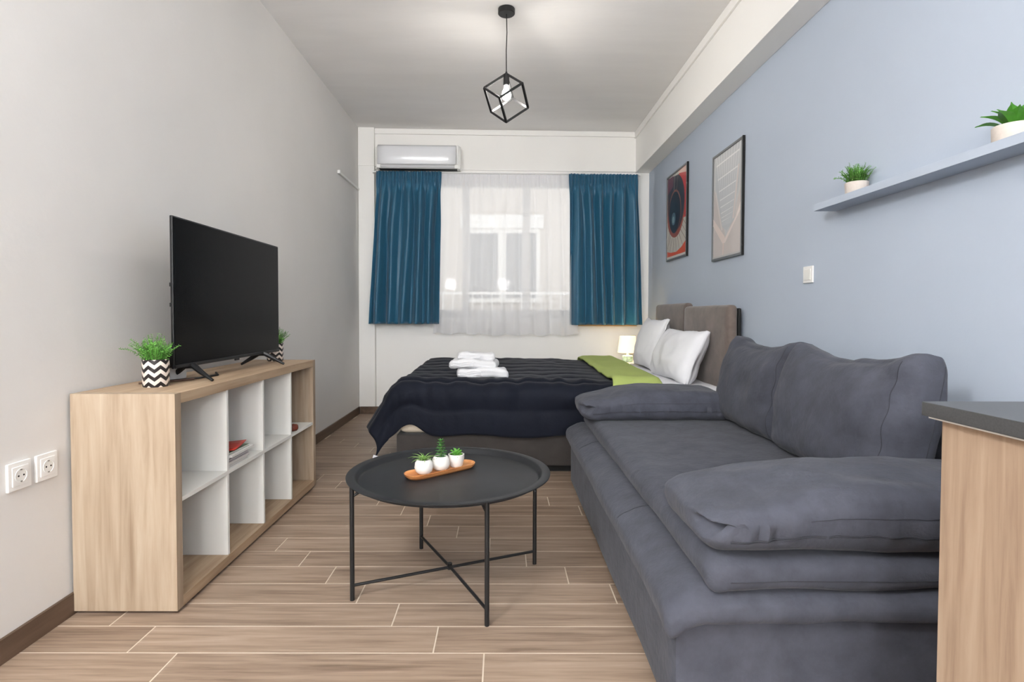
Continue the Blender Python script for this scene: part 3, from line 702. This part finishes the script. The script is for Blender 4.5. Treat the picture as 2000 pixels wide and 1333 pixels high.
for z in (1.17, 1.09): obj('button', box(new(), (TVX - 0.017, TY0 - 0.001, z), (TVX - 0.012, TY0 + 0.004, z + 0.016), 0.001), 'black_pl', tv)
for y in (2.345, 3.055):
    bm = new()
    for s in (-1, 1):
        e = Vector((TVX + (0.105 if s > 0 else -0.118), y - 0.035 * (1 if y < 2.7 else -0.4) * s, BZ1 + 0.005))
        pts = [Vector((TVX - 0.012, y, TZ0 + 0.004)), Vector((TVX - 0.012 + s * 0.02, y, TZ0 + 0.002)), (Vector((TVX - 0.012, y, TZ0)) + e) / 2 + Vector((0, 0, 0.006)), e]
        tube(bm, pts, [0.014, 0.014, 0.0115, 0.006], 8)
    obj('stand_foot', bm, 'black_pl', tv)
rt_ = thing('router', 'small white router leaning behind the television', 'router', (-1.396, 2.37, BZ1), 0)
obj('body', box(new(), (-1.418, 2.30, BZ1), (-1.374, 2.44, BZ1 + 0.122), 0.006), 'white_pl', rt_)
obj('front_face', box(new(), (-1.414, 2.297, BZ1 + 0.008), (-1.378, 2.301, BZ1 + 0.112), 0.002), 'ac_grey', rt_)
tag(obj('cable', tube(new(), [(-1.36, 2.33, BZ1 + 0.10), (-1.40, 2.24, BZ1 + 0.06), (-1.41, 2.22, BZ1 + 0.012), (-1.36, 2.28, BZ1 + 0.006), (-1.30, 2.40, BZ1 + 0.005), (-1.28, 2.52, BZ1 + 0.005), (-1.34, 2.62, BZ1 + 0.005)], 0.0045, 8), 'black_pl'), 'black power cable curling behind the near foot of the television', 'cable')
tag(obj('cable', tube(new(), [(-1.43, 2.20, BZ1 + 0.006), (-1.38, 2.235, BZ1 + 0.005), (-1.33, 2.30, BZ1 + 0.005), (-1.30, 2.36, BZ1 + 0.005)], 0.0040, 8), 'browncable'), 'thin brown cable lying between the pot and the television foot', 'cable')
tag(obj('cable', tube(new(), [(-1.365, 2.285, BZ1 + 0.085), (-1.375, 2.262, BZ1 + 0.05), (-1.392, 2.232, BZ1 + 0.005)], 0.0042, 8), 'white_pl'), 'white cable hanging down behind the lower corner of the television', 'cable')

def herb(bm_l, bm_s, z0, rad, n, Lr, seed, leaf=0.009, spread=1.0, wild=()):
    rnd = random.Random(seed)
    for i in range(n + len(wild)):
        if i < n: az, tl_, L = rnd.uniform(0, 2 * pi), rnd.random() ** 0.7 * spread, rnd.uniform(*Lr)
        else: az, tl_, L = wild[i - n]
        L *= 1 - 0.25 * min(1.0, tl_) if i < n else 1
        d = Vector((sin(tl_) * cos(az), sin(tl_) * sin(az), cos(tl_)))
        b0 = Vector((cos(az), sin(az), 0)) * rad * rnd.random() * 0.9 + Vector((0, 0, z0))
        pts = []
        for k in range(6):
            t_ = k / 5; pts.append(b0 + d * L * t_ + Vector((0, 0, 0.012 * sin(pi * t_) * (0.3 + tl_))) + Vector((rnd.uniform(-1, 1), rnd.uniform(-1, 1), 0)) * 0.002)
        tube(bm_s, pts, [0.0011, 0.001, 0.0009, 0.0008, 0.0007, 0.0005], 4)
        m_ = 12
        for k in range(m_):
            t_ = (k + 1.2) / (m_ + 0.6)
            idx = min(4, int(t_ * 5)); p = pts[idx].lerp(pts[idx + 1], t_ * 5 - idx) if idx < 5 else pts[-1]
            for s in range(3):
                a2 = k * 1.9 + s * 2.1 + rnd.random()
                o_ = d.orthogonal().normalized(); o2 = d.cross(o_)
                dr = (o_ * cos(a2) + o2 * sin(a2)) * 0.9 + d * 0.45; dr.normalize()
                ll = leaf * rnd.uniform(0.7, 1.2) * (1.1 - 0.4 * t_); sd = dr.cross(d).normalized() * ll * 0.27
                v = [bm_l.verts.new(p), bm_l.verts.new(p + dr * ll * 0.5 + sd), bm_l.verts.new(p + dr * ll), bm_l.verts.new(p + dr * ll * 0.5 - sd)]
                bm_l.faces.new(v)
def chevron_plant(c, label, seed, wild=()):
    t_ = thing('potted_herb', label, 'plant', c, 0, 'herbs in black and cream zigzag pots')
    obj('pot', lathe(new(), [(0.044, 0), (0.0455, 0.002), (0.0465, 0.103), (0.0465, 0.105), (0.0425, 0.105), (0.042, 0.09)], 48), 'chev', t_, 'black and cream zigzag pot', local=True)
    obj('soil', lathe(new(), [(0.001, 0.09), (0.0425, 0.09), (0.0425, 0.094), (0.001, 0.096)], 24, cap=False), 'soil', t_, local=True)
    L, S = new(), new(); herb(L, S, 0.088, 0.036, 110, (0.055, 0.125), seed, 0.0105, 0.78, wild)
    obj('foliage', L, 'leaf', t_, local=True); obj('stems', S, 'stem', t_, local=True)
chevron_plant((-1.335, 2.157, BZ1), 'leafy herb in zigzag pot at the near end of the bookcase, left of the television', 5, [(pi * 0.97, 1.15, 0.135), (pi * 0.9, 0.85, 0.14)])
chevron_plant((-1.352, 3.335, BZ1), 'leafy herb in zigzag pot half hidden behind the far end of the television', 9)

# ------------------------------------------------------------------ left wall fittings
def outlet(y0, y1, z0, z1, label):
    t_ = thing('power_outlet', label, 'outlet', (XL, (y0 + y1) / 2, z0), 0, 'white sockets on the left wall')
    cy, cz = (y0 + y1) / 2, (z0 + z1) / 2
    pl = obj('plate', box(new(), (XL, y0, z0), (XL + 0.010, y1, z1), 0.003), 'white_pl', t_)
    RY = Matrix.Translation((XL + 0.010, cy, cz)) @ Matrix.Rotation(pi / 2, 4, 'Y')
    obj('insert', box(new(), (XL + 0.008, cy - 0.030, cz - 0.030), (XL + 0.0125, cy + 0.030, cz + 0.030), 0.002), 'white_pl', t_)
    b_ = lathe(new(), [(0.022, 0.0026), (0.0225, 0.0042), (0.0205, 0.0042), (0.0195, 0.0012), (0.001, 0.0008)], 32, cap=False); s_ = obj('socket_well', xform(b_, RY), 'white_pl', t_)
    s2 = obj('well_floor', xform(lathe(new(), [(0.0195, 0.0027), (0.0195, 0.0031)], 28), RY), 'white_lam', t_)
    for s in (-1, 1): obj('pin_hole', xform(lathe(new(), [(0.003, 0.0028), (0.003, 0.0036)], 10, (0, s * 0.0095, 0)), RY), 'blackk', t_)
    for s in (-1, 1): obj('earth_clip', box(new(), (XL + 0.011, cy - 0.003, cz + s * 0.0185 - 0.002), (XL + 0.0145, cy + 0.003, cz + s * 0.0185 + 0.002)), 'chrome', t_)
outlet(1.700, 1.786, 0.511, 0.599, 'square white wall socket farther from the bookcase')
outlet(1.806, 1.892, 0.511, 0.599, 'square white wall socket right beside the bookcase')
cd = thing('cable_duct', 'thin white cable duct running along the left wall to the corner', 'cable duct', (XL, 5.55, 2.37))
obj('channel', box(new(), (XL, 5.22, 2.362), (XL + 0.018, 5.925, 2.384), 0.003), 'white_lam', cd)
obj('end_cap', box(new(), (XL, 5.195, 2.358), (XL + 0.024, 5.225, 2.390), 0.004), 'white_pl', cd)

# ------------------------------------------------------------------ air conditioner
ac = thing('air_conditioner', 'white split air conditioner mounted above the left teal curtain', 'air conditioner', WM @ Vector((0.66, -0.12, 2.56)), WS)
A0, A1 = 0.222, 1.075      # along the wall
def wl(a, b, bev=0.0): return xform(box(new(), a, b, bev, 3), WM)
obj('body', wl((A0 - 0.006, -0.20, 2.565), (A1 + 0.006, -0.025, 2.800), 0.012), 'white_pl', ac)
bm = new()
def acf(u, v):
    z = 2.605 + 0.198 * v; yy = -0.205 - 0.022 * sin(pi * min(1, 0.18 + 0.75 * (1 - v))) + 0.02 * sm(0.86, 1.0, v)
    return WM @ Vector((A0 + 0.008 + (A1 - A0 - 0.05) * u, yy, z))
grid(bm, 8, 14, acf); o = obj('front_panel', bm, 'ac_gloss', ac); md = o.modifiers.new('t', 'SOLIDIFY'); md.thickness = 0.008; md.offset = 0
obj('side_trim', wl((A1 - 0.034, -0.224, 2.60), (A1 - 0.012, -0.19, 2.803), 0.006), 'white_pl', ac)
obj('louver', wl((A0 + 0.04, -0.212, 2.572), (A1 - 0.05, -0.195, 2.602), 0.004), 'ac_grey', ac)
obj('outlet_slot', wl((A0 + 0.02, -0.196, 2.562), (A1 - 0.03, -0.12, 2.566)), 'blackk', ac)
for x in (A0 + 0.016, A1 - 0.036): obj('end_block', wl((x - 0.02, -0.214, 2.568), (x + 0.02, -0.19, 2.604), 0.004), 'white_pl', ac)

# ------------------------------------------------------------------ curtains
cr = thing('curtain_rail', 'slim white curtain track fixed under the beam above the window', 'curtain rail', WM @ Vector((1.5, -0.09, 2.545)), WS)
obj('track', wl((0.16, -0.115, 2.545), (2.99, -0.075, 2.558), 0.003), 'white_pl', cr)
for x in (0.165, 2.985): obj('end_stop', wl((x - 0.008, -0.12, 2.54), (x + 0.008, -0.07, 2.56), 0.002), 'white_pl', cr)
def curtain(name, label, xt, xb, zt, zb, y, nf, amp, m, seed, nu, nvv, cat, hang=0.0, th=0.0012, head=0.10, droop=None):
    t_ = thing(name, label, cat, WM @ Vector(((xb[0] + xb[1]) / 2, y, zb)), WS)
    def f(u, v):
        z = zt + (zb - zt) * v; dn = v
        # fold phase: gathers at the head, wandering soft folds below
        ph = nf * u + 0.55 * nz(u * 2.6 + seed, v * 0.45, seed) * sm(0.02, 0.4, v)
        body = sin(2 * pi * ph) + 0.28 * sin(2 * pi * (ph * 1.93 + 0.3 + 0.2 * v)) + 0.55 * nz(u * 6 + seed, v * 1.1, 2.2)
        gather = sin(2 * pi * nf * 3.3 * u + 2 * nz(u * 20, seed, 0)) * 0.30 + 0.2 * nz(u * 45, v * 25, seed)
        k = sm(0.03, 0.16, v)
        d = amp * ((1 - k) * gather + k * body * (0.75 + 0.35 * v))
        x = (xt[0] + (xt[1] - xt[0]) * u) * (1 - dn) + (xb[0] + (xb[1] - xb[0]) * u) * dn
        x += 0.010 * k * cos(2 * pi * ph) + 0.003 * nz(u * 5, v * 4, seed)
        if droop: z += droop(u) * sm(0.5, 1, v)
        z += 0.006 * nz(u * 9, 1.0, seed) * (sm(0.9, 1, v) - sm(0.1, 0, v))
        return WM @ Vector((x, y + d - 0.02 * v + hang * v, z))
    bm = new(); grid(bm, nu, nvv, f)
    o = obj('cloth', bm, m, t_, ang=180)
    if th: md = o.modifiers.new('t', 'SOLIDIFY'); md.thickness = th; md.offset = 0
    # shirred heading tape
    bm = new()
    def h_(u, v):
        p = f(u, 0.002 + v * head / (zt - zb)); return p + (WM.to_3x3() @ Vector((0, -0.003, 0)))
    grid(bm, nu, 3, h_); obj('heading_tape', bm, m, t_, ang=180)
    return t_
X_ = lambda x: (x - XL)
tag(obj('wooden_ledge', wl((X_(0.80), -0.06, 0.935), (X_(1.46), 0.0, 0.952), 0.002), 'rawwood'), 'thin raw pine ledge under the right teal curtain', 'ledge')
curtain('curtain', 'teal satin curtain hanging left of the window below the air conditioner', (X_(-1.315), X_(-0.638)), (X_(-1.405), X_(-0.660)), 2.552, 0.958, -0.14, 5.6, 0.042, 'teal', 3.0, 170, 60, 'curtain')
curtain('curtain', 'teal satin curtain hanging right of the window above the bedside lamp', (X_(0.700), X_(1.440)), (X_(0.722), X_(1.505)), 2.545, 0.950, -0.14, 6.4, 0.044, 'teal', 8.0, 170, 60, 'curtain')
curtain('sheer_curtain', 'long white sheer curtain across the middle of the window', (X_(-0.66), X_(0.73)), (X_(-0.74), X_(0.81)), 2.548, 0.838, -0.085, 10.0, 0.015, 'sheer', 5.0, 220, 40, 'curtain', th=0, head=0.09, droop=lambda u: 0.010 * sin(u * 40) + (0.015 if u < 0.33 else 0))

# ------------------------------------------------------------------ pendant lamp
PX, PY = 0.026, 3.65
pdl = thing('pendant_lamp', 'black open cube pendant lamp with a lit bulb hanging from the ceiling', 'lamp', (PX, PY, 2.3))
obj('canopy', lathe(new(), [(0.052, 0), (0.054, -0.003), (0.054, -0.030), (0.050, -0.034), (0.001, -0.034)], 40, (PX, PY, H), cap=False), 'black_metal', pdl)
zt_ = 2.612; s_ = 0.178
obj('cord', tube(new(), [(PX, PY, H - 0.03), (PX + 0.003, PY, H - 0.15), (PX - 0.001, PY, zt_ + 0.15), (PX, PY, zt_)], 0.0032, 8), 'black_pl', pdl)
top = Vector((PX, PY, zt_)); hv, hh = s_ / math.sqrt(3), s_ * math.sqrt(2 / 3); az0 = math.atan2(-0.22, -0.976)
E_ = [Vector((hh * cos(az0 + k * 2 * pi / 3), hh * sin(az0 + k * 2 * pi / 3), -hv)) for k in range(3)]
for k in range(3):
    a, b, c = E_[k], E_[(k + 1) % 3], E_[(k + 2) % 3]
    for p in (Vector(), b, c, b + c): obj('frame_bar', bar(new(), top + p, top + p + a, 0.0135), 'black_metal', pdl)
obj('socket', lathe(new(), [(0.006, 0.012), (0.008, 0.0), (0.019, -0.004), (0.020, -0.075), (0.017, -0.078)], 24, (PX, PY, zt_)), 'black_metal', pdl)
obj('bulb', lathe(new(), [(0.012, -0.076), (0.014, -0.092), (0.025, -0.115), (0.030, -0.138), (0.026, -0.156), (0.013, -0.167), (0.001, -0.169)], 24, (PX, PY, zt_), cap=False), 'bulb', pdl)

# ------------------------------------------------------------------ pictures
def poly_print(parent, y0, y1, z0, z1, x, shapes):
    """flat print: polygons in (0..1 from the left edge, 0..1 up), each a flat colour"""
    bm = new(); cl = bm.loops.layers.float_color.new('Col')
    for i, (pts, colr) in enumerate(shapes):
        vs = [bm.verts.new((x - 0.00006 * i, y1 - (y1 - y0) * min(1, max(0, a)), z0 + (z1 - z0) * min(1, max(0, b)))) for a, b in pts]
        try: f = bm.faces.new(vs)
        except Exception: continue
        for lp in f.loops: lp[cl] = tuple(c for c in srgb(*colr))[:3] + (1,)
    inv = ORG[parent.name].inverted(); bmesh.ops.transform(bm, matrix=inv, verts=bm.verts)
    me = bpy.data.meshes.new('print'); 
    for f in bm.faces:
        f.normal_update()
        if f.normal.x > 0: f.normal_flip()
    bm.to_mesh(me); bm.free(); me.materials.append(MT['art'])
    o = bpy.data.objects.new('print', me); COL.objects.link(o); o.parent = parent; return o
def ell(cx, cy, rx, ry, n=40, rot=0): return [(cx + rx * cos(t_) * cos(rot) - ry * sin(t_) * sin(rot), cy + rx * cos(t_) * sin(rot) + ry * sin(t_) * cos(rot)) for t_ in [2 * pi * i / n for i in range(n)]]
def picture(label, y0, y1, z0, z1, shapes):
    t_ = thing('framed_picture', label, 'picture', (XR, (y0 + y1) / 2, z0), 0, 'thin framed prints on the blue wall')
    fwid = 0.016
    for a, b in (((y0, z0), (y1, z0 + fwid)), ((y0, z1 - fwid), (y1, z1)), ((y0, z0 + fwid), (y0 + fwid, z1 - fwid)), ((y1 - fwid, z0 + fwid), (y1, z1 - fwid))):
        obj('frame_bar', box(new(), (XR - 0.020, a[0], a[1]), (XR - 0.001, b[0], b[1]), 0.0015), 'frame_blk', t_)
    obj('frame_edge', box(new(), (XR - 0.019, y0 - 0.004, z0 - 0.003), (XR - 0.002, y0, z1 + 0.003)), 'blackk', t_)
    obj('backing', box(new(), (XR - 0.012, y0 + fwid, z0 + fwid), (XR - 0.002, y1 - fwid, z1 - fwid)), 'white_lam', t_)
    poly_print(t_, y0 + fwid, y1 - fwid, z0 + fwid, z1 - fwid, XR - 0.0122, shapes)
full = [(0, 0), (1, 0), (1, 1), (0, 1)]
S1 = [(full, (205, 200, 190)), ([(0, 0.5), (1, 0.5), (1, 0.93), (0, 1)], (66, 52, 54)), ([(0.55, 0.45), (1, 0.42), (1, 0.93), (0.6, 0.97)], (196, 52, 44)),
      ([(0.62, 0.97), (1, 0.92), (1, 1), (0.55, 1)], (228, 190, 176)), ([(0, 0), (1, 0), (1, 0.17), (0.75, 0.10), (0.5, 0.065), (0.2, 0.075), (0, 0.10)], (206, 84, 52)),
      ([(0, 0), (1, 0), (1, 0.03), (0, 0.03)], (210, 206, 198)), (ell(0.44, 0.58, 0.47, 0.34, rot=0.0), (152, 78, 58)), (ell(0.46, 0.64, 0.44, 0.33), (58, 54, 60)),
      (ell(0.44, 0.62, 0.40, 0.29), (46, 46, 54)), (ell(0.40, 0.55, 0.33, 0.26), (150, 92, 74)), (ell(0.40, 0.54, 0.31, 0.245), (34, 36, 44)), (ell(0.38, 0.50, 0.24, 0.19), (28, 36, 46)), (ell(0.34, 0.47, 0.11, 0.075), (78, 104, 116)), (ell(0.33, 0.46, 0.055, 0.04), (126, 152, 160)),
      ([(0, 0.8), (0.3, 0.86), (0.32, 0.99), (0, 0.99)], (110, 62, 74)), ([(0.34, 0.8), (0.37, 0.8), (0.42, 0.98), (0.36, 0.98)], (120, 112, 104)), ([(0.48, 0.78), (0.51, 0.78), (0.58, 0.97), (0.54, 0.97)], (104, 88, 84))]
for i in range(13):
    a = radians(205 + i * 11.5); S1.append(([(0.44 + 0.46 * cos(a - 0.012), 0.57 + 0.34 * sin(a - 0.012)), (0.44 + 0.46 * cos(a + 0.012), 0.57 + 0.34 * sin(a + 0.012)), (0.44 + 0.85 * cos(a + 0.006), 0.57 + 0.5 * sin(a + 0.006)), (0.44 + 0.85 * cos(a - 0.006), 0.57 + 0.5 * sin(a - 0.006))], (112, 84, 72)))
picture('framed print of a dark spiral with red, hanging nearer the window', 4.815, 5.400, 1.567, 2.368, S1)
S2 = [(full, (206, 205, 204)), ([(0, 0), (1, 0), (1, 0.62), (0.5, 0.16), (0, 0.70)], (205, 196, 192)), ([(0.02, 1), (0.06, 0.72), (0.30, 0.30), (0.5, 0.24), (0.76, 0.32), (0.95, 0.75), (1, 1)], (196, 198, 200))]
for i in range(10):
    xa = 0.08 + i * 0.095; xb = 0.36 + i * 0.032
    S2.append(([(xa, 1.0), (xa + 0.018, 1.0), (xb + 0.006, 0.30), (xb, 0.30)], (222, 222, 224)))
for i, zz in enumerate((0.90, 0.76, 0.64, 0.55, 0.48, 0.42, 0.375, 0.34)):
    k = (zz - 0.25) / 0.75; S2.append(([(0.36 - 0.30 * k, zz), (0.66 + 0.30 * k, zz + 0.02), (0.66 + 0.30 * k, zz + 0.034 - 0.002 * i), (0.36 - 0.30 * k, zz + 0.014 - 0.001 * i)], (236, 236, 236)))
S2 += [([(0, 0.40), (0, 0.33), (0.36, 0.13), (0.46, 0.15), (0.44, 0.19)], (232, 216, 208)), ([(1, 0.48), (1, 0.40), (0.46, 0.13), (0.36, 0.13), (0.5, 0.20), (0.82, 0.34)], (234, 220, 214)), ([(0.06, 0.66), (0.10, 0.66), (0.36, 0.26), (0.31, 0.26)], (222, 214, 210)), ([(0.92, 0.80), (0.88, 0.80), (0.70, 0.33), (0.76, 0.33)], (218, 208, 204)), ([(0.37, 0.13), (0.42, 0.13), (0.40, 0), (0.36, 0)], (222, 204, 196)),
       ([(0, 0.0), (1, 0), (1, 0.018), (0, 0.018)], (190, 188, 186))]
picture('framed print of a pale glass roof, hanging nearer the wall shelf', 3.705, 4.228, 1.460, 2.238, S2)

sw = thing('light_switch', 'small square white switch on the blue wall below the shelf', 'switch', (XR, 2.91, 1.228))
obj('plate', box(new(), (XR - 0.009, 2.868, 1.228), (XR, 2.958, 1.315), 0.003), 'white_pl', sw)
obj('rocker', box(new(), (XR - 0.012, 2.885, 1.243), (XR - 0.008, 2.941, 1.300), 0.002), 'white_lam', sw)

# ------------------------------------------------------------------ wall shelf and its plants
SX, SZ0, SZ1 = 1.487, 1.557, 1.588
tag(obj('wall_shelf', box(new(), (SX, 1.46, SZ0), (XR, 2.684, SZ1), 0.0012), 'blue'), 'floating shelf painted pale blue like the wall, carrying two plants', 'shelf')
hb = thing('potted_grass', 'fluffy bright green plant in small pale pot at the far end of the shelf', 'plant', (1.541, 2.447, SZ1))
obj('pot', lathe(new(), [(0.041, 0), (0.043, 0.003), (0.046, 0.048), (0.044, 0.050), (0.041, 0.048), (0.040, 0.040)], 36), 'concrete', hb, local=True)
obj('soil', lathe(new(), [(0.001, 0.040), (0.0405, 0.040), (0.0405, 0.043), (0.001, 0.044)], 20, cap=False), 'soil', hb, local=True)
L, S = new(), new(); herb(L, S, 0.040, 0.034, 110, (0.045, 0.100), 21, 0.0095, 0.66, [(pi * 0.62, 1.05, 0.10)])
obj('foliage', L, 'leaf', hb, local=True); obj('stems', S, 'stem', hb, local=True)
ag = thing('potted_agave', 'broad leaved dark green succulent in pale pot at the near end of the shelf', 'plant', (1.542, 1.700, SZ1))
obj('pot', lathe(new(), [(0.050, 0), (0.052, 0.003), (0.0535, 0.044), (0.052, 0.046), (0.048, 0.044), (0.047, 0.036)], 40), 'concrete', ag, local=True)
obj('soil', lathe(new(), [(0.001, 0.036), (0.0475, 0.036), (0.0475, 0.040), (0.001, 0.041)], 24, cap=False), 'soil', ag, local=True)
me = finish('leaf', leaf_bm(0.084, 0.0200, 0.004, 0.50, 0.10, 9, 0.22, 1.25), 'leaf_b')
random.seed(3)
for i in range(17):
    ti = 0.06 + 0.72 * (i / 17) ** 1.1; az = i * 2.4 + 1.4
    if cos(az) * sin(ti) > 0.5: ti *= 0.45                    # leaves turned to the wall stay upright
    leaf_part(ag, (0.018 * cos(az) * min(1, ti), 0.018 * sin(az) * min(1, ti), 0.037), az, ti, me, random.uniform(0.92, 1.15) * (1 if i > 4 else 0.95))

# ------------------------------------------------------------------ kitchen cabinet
kc = thing('kitchen_cabinet', 'light wood kitchen cabinet in the right foreground', 'cabinet', (1.2, 0.3, 0))
obj('side_panel', box(new(), (0.820, -0.55, 0.0), (0.838, 1.036, 0.872), 0.001), 'walnut_v', kc)
obj('back_panel', box(new(), (0.838, 1.018, 0.0), (1.585, 1.036, 0.872), 0.001), 'walnut_v', kc)
obj('body', box(new(), (0.838, -0.55, 0.10), (1.585, 1.018, 0.872)), 'white_lam', kc)
obj('under_strip', box(new(), (0.803, -0.56, 0.8695), (1.59, 1.047, 0.8735)), 'white_lam', kc)
tag(obj('worktop', box(new(), (0.795, -0.60, 0.8735), (1.594, 1.055, 0.900), 0.002), 'counter'), 'black speckled worktop over the wooden cabinet', 'worktop')

# ------------------------------------------------------------------ lamps added out of view to light the room
wlp = thing('added_wall_lamp', 'opal globe lamp added as key light out of view behind the camera', 'lamp', (XL, -0.05, 2.4))  # added key light, placed to match the direction of the shadows
obj('wall_plate', xform(lathe(new(), [(0.06, 0), (0.06, 0.015)], 24), Matrix.Translation((XL, -0.05, 2.42)) @ Matrix.Rotation(pi / 2, 4, 'Y')), 'white_pl', wlp)
obj('arm', tube(new(), [(XL + 0.01, -0.05, 2.42), (XL + 0.08, -0.05, 2.42)], 0.01, 8), 'white_pl', wlp)
obj('globe', lathe(new(), [(0.17 * sin(t_) + 1e-4, -0.17 * cos(t_)) for t_ in lin(0, pi, 17)], 32, (XL + 0.24, -0.05, 2.42), cap=False), 'globe', wlp, ang=180)
for i, (x, y) in enumerate(((0.1, -0.9), (0.1, -2.6))):  # unseen ceiling fixtures, added as fill from behind the camera
    cl_ = thing('added_ceiling_lamp', ('round flush ceiling lamp added for fill over the kitchen end behind the camera', 'round flush ceiling lamp added for fill farther behind the camera')[i], 'lamp', (x, y, H - 0.06))
    obj('rim', lathe(new(), [(0.23, 0), (0.24, -0.004), (0.24, -0.05), (0.225, -0.052)], 40, (x, y, H), cap=False), 'white_pl', cl_)
    obj('diffuser', lathe(new(), [(0.225, -0.045), (0.21, -0.062), (0.12, -0.074), (0.001, -0.076)], 40, (x, y, H), cap=False), 'panel', cl_)
for i, x in enumerate((-0.75, 0.75)):  # two added globes, distant fill that evens out the far end
    wl2 = thing('added_wall_lamp', ('opal globe lamp added for fill on the unseen rear wall, on the bookcase side', 'opal globe lamp added for fill on the unseen rear wall, on the kitchen side')[i], 'lamp', (x, YF, 1.9))
    obj('wall_plate', xform(lathe(new(), [(0.06, 0), (0.06, 0.015)], 24), Matrix.Translation((x, YF, 1.92)) @ Matrix.Rotation(-pi / 2, 4, 'X')), 'white_pl', wl2)
    obj('arm', tube(new(), [(x, YF + 0.01, 1.92), (x, YF + 0.08, 1.92)], 0.01, 8), 'white_pl', wl2)
    obj('globe', lathe(new(), [(0.17 * sin(t_) + 1e-4, -0.17 * cos(t_)) for t_ in lin(0, pi, 17)], 32, (x, YF + 0.24, 1.92), cap=False), 'globe_far', wl2, ang=180)
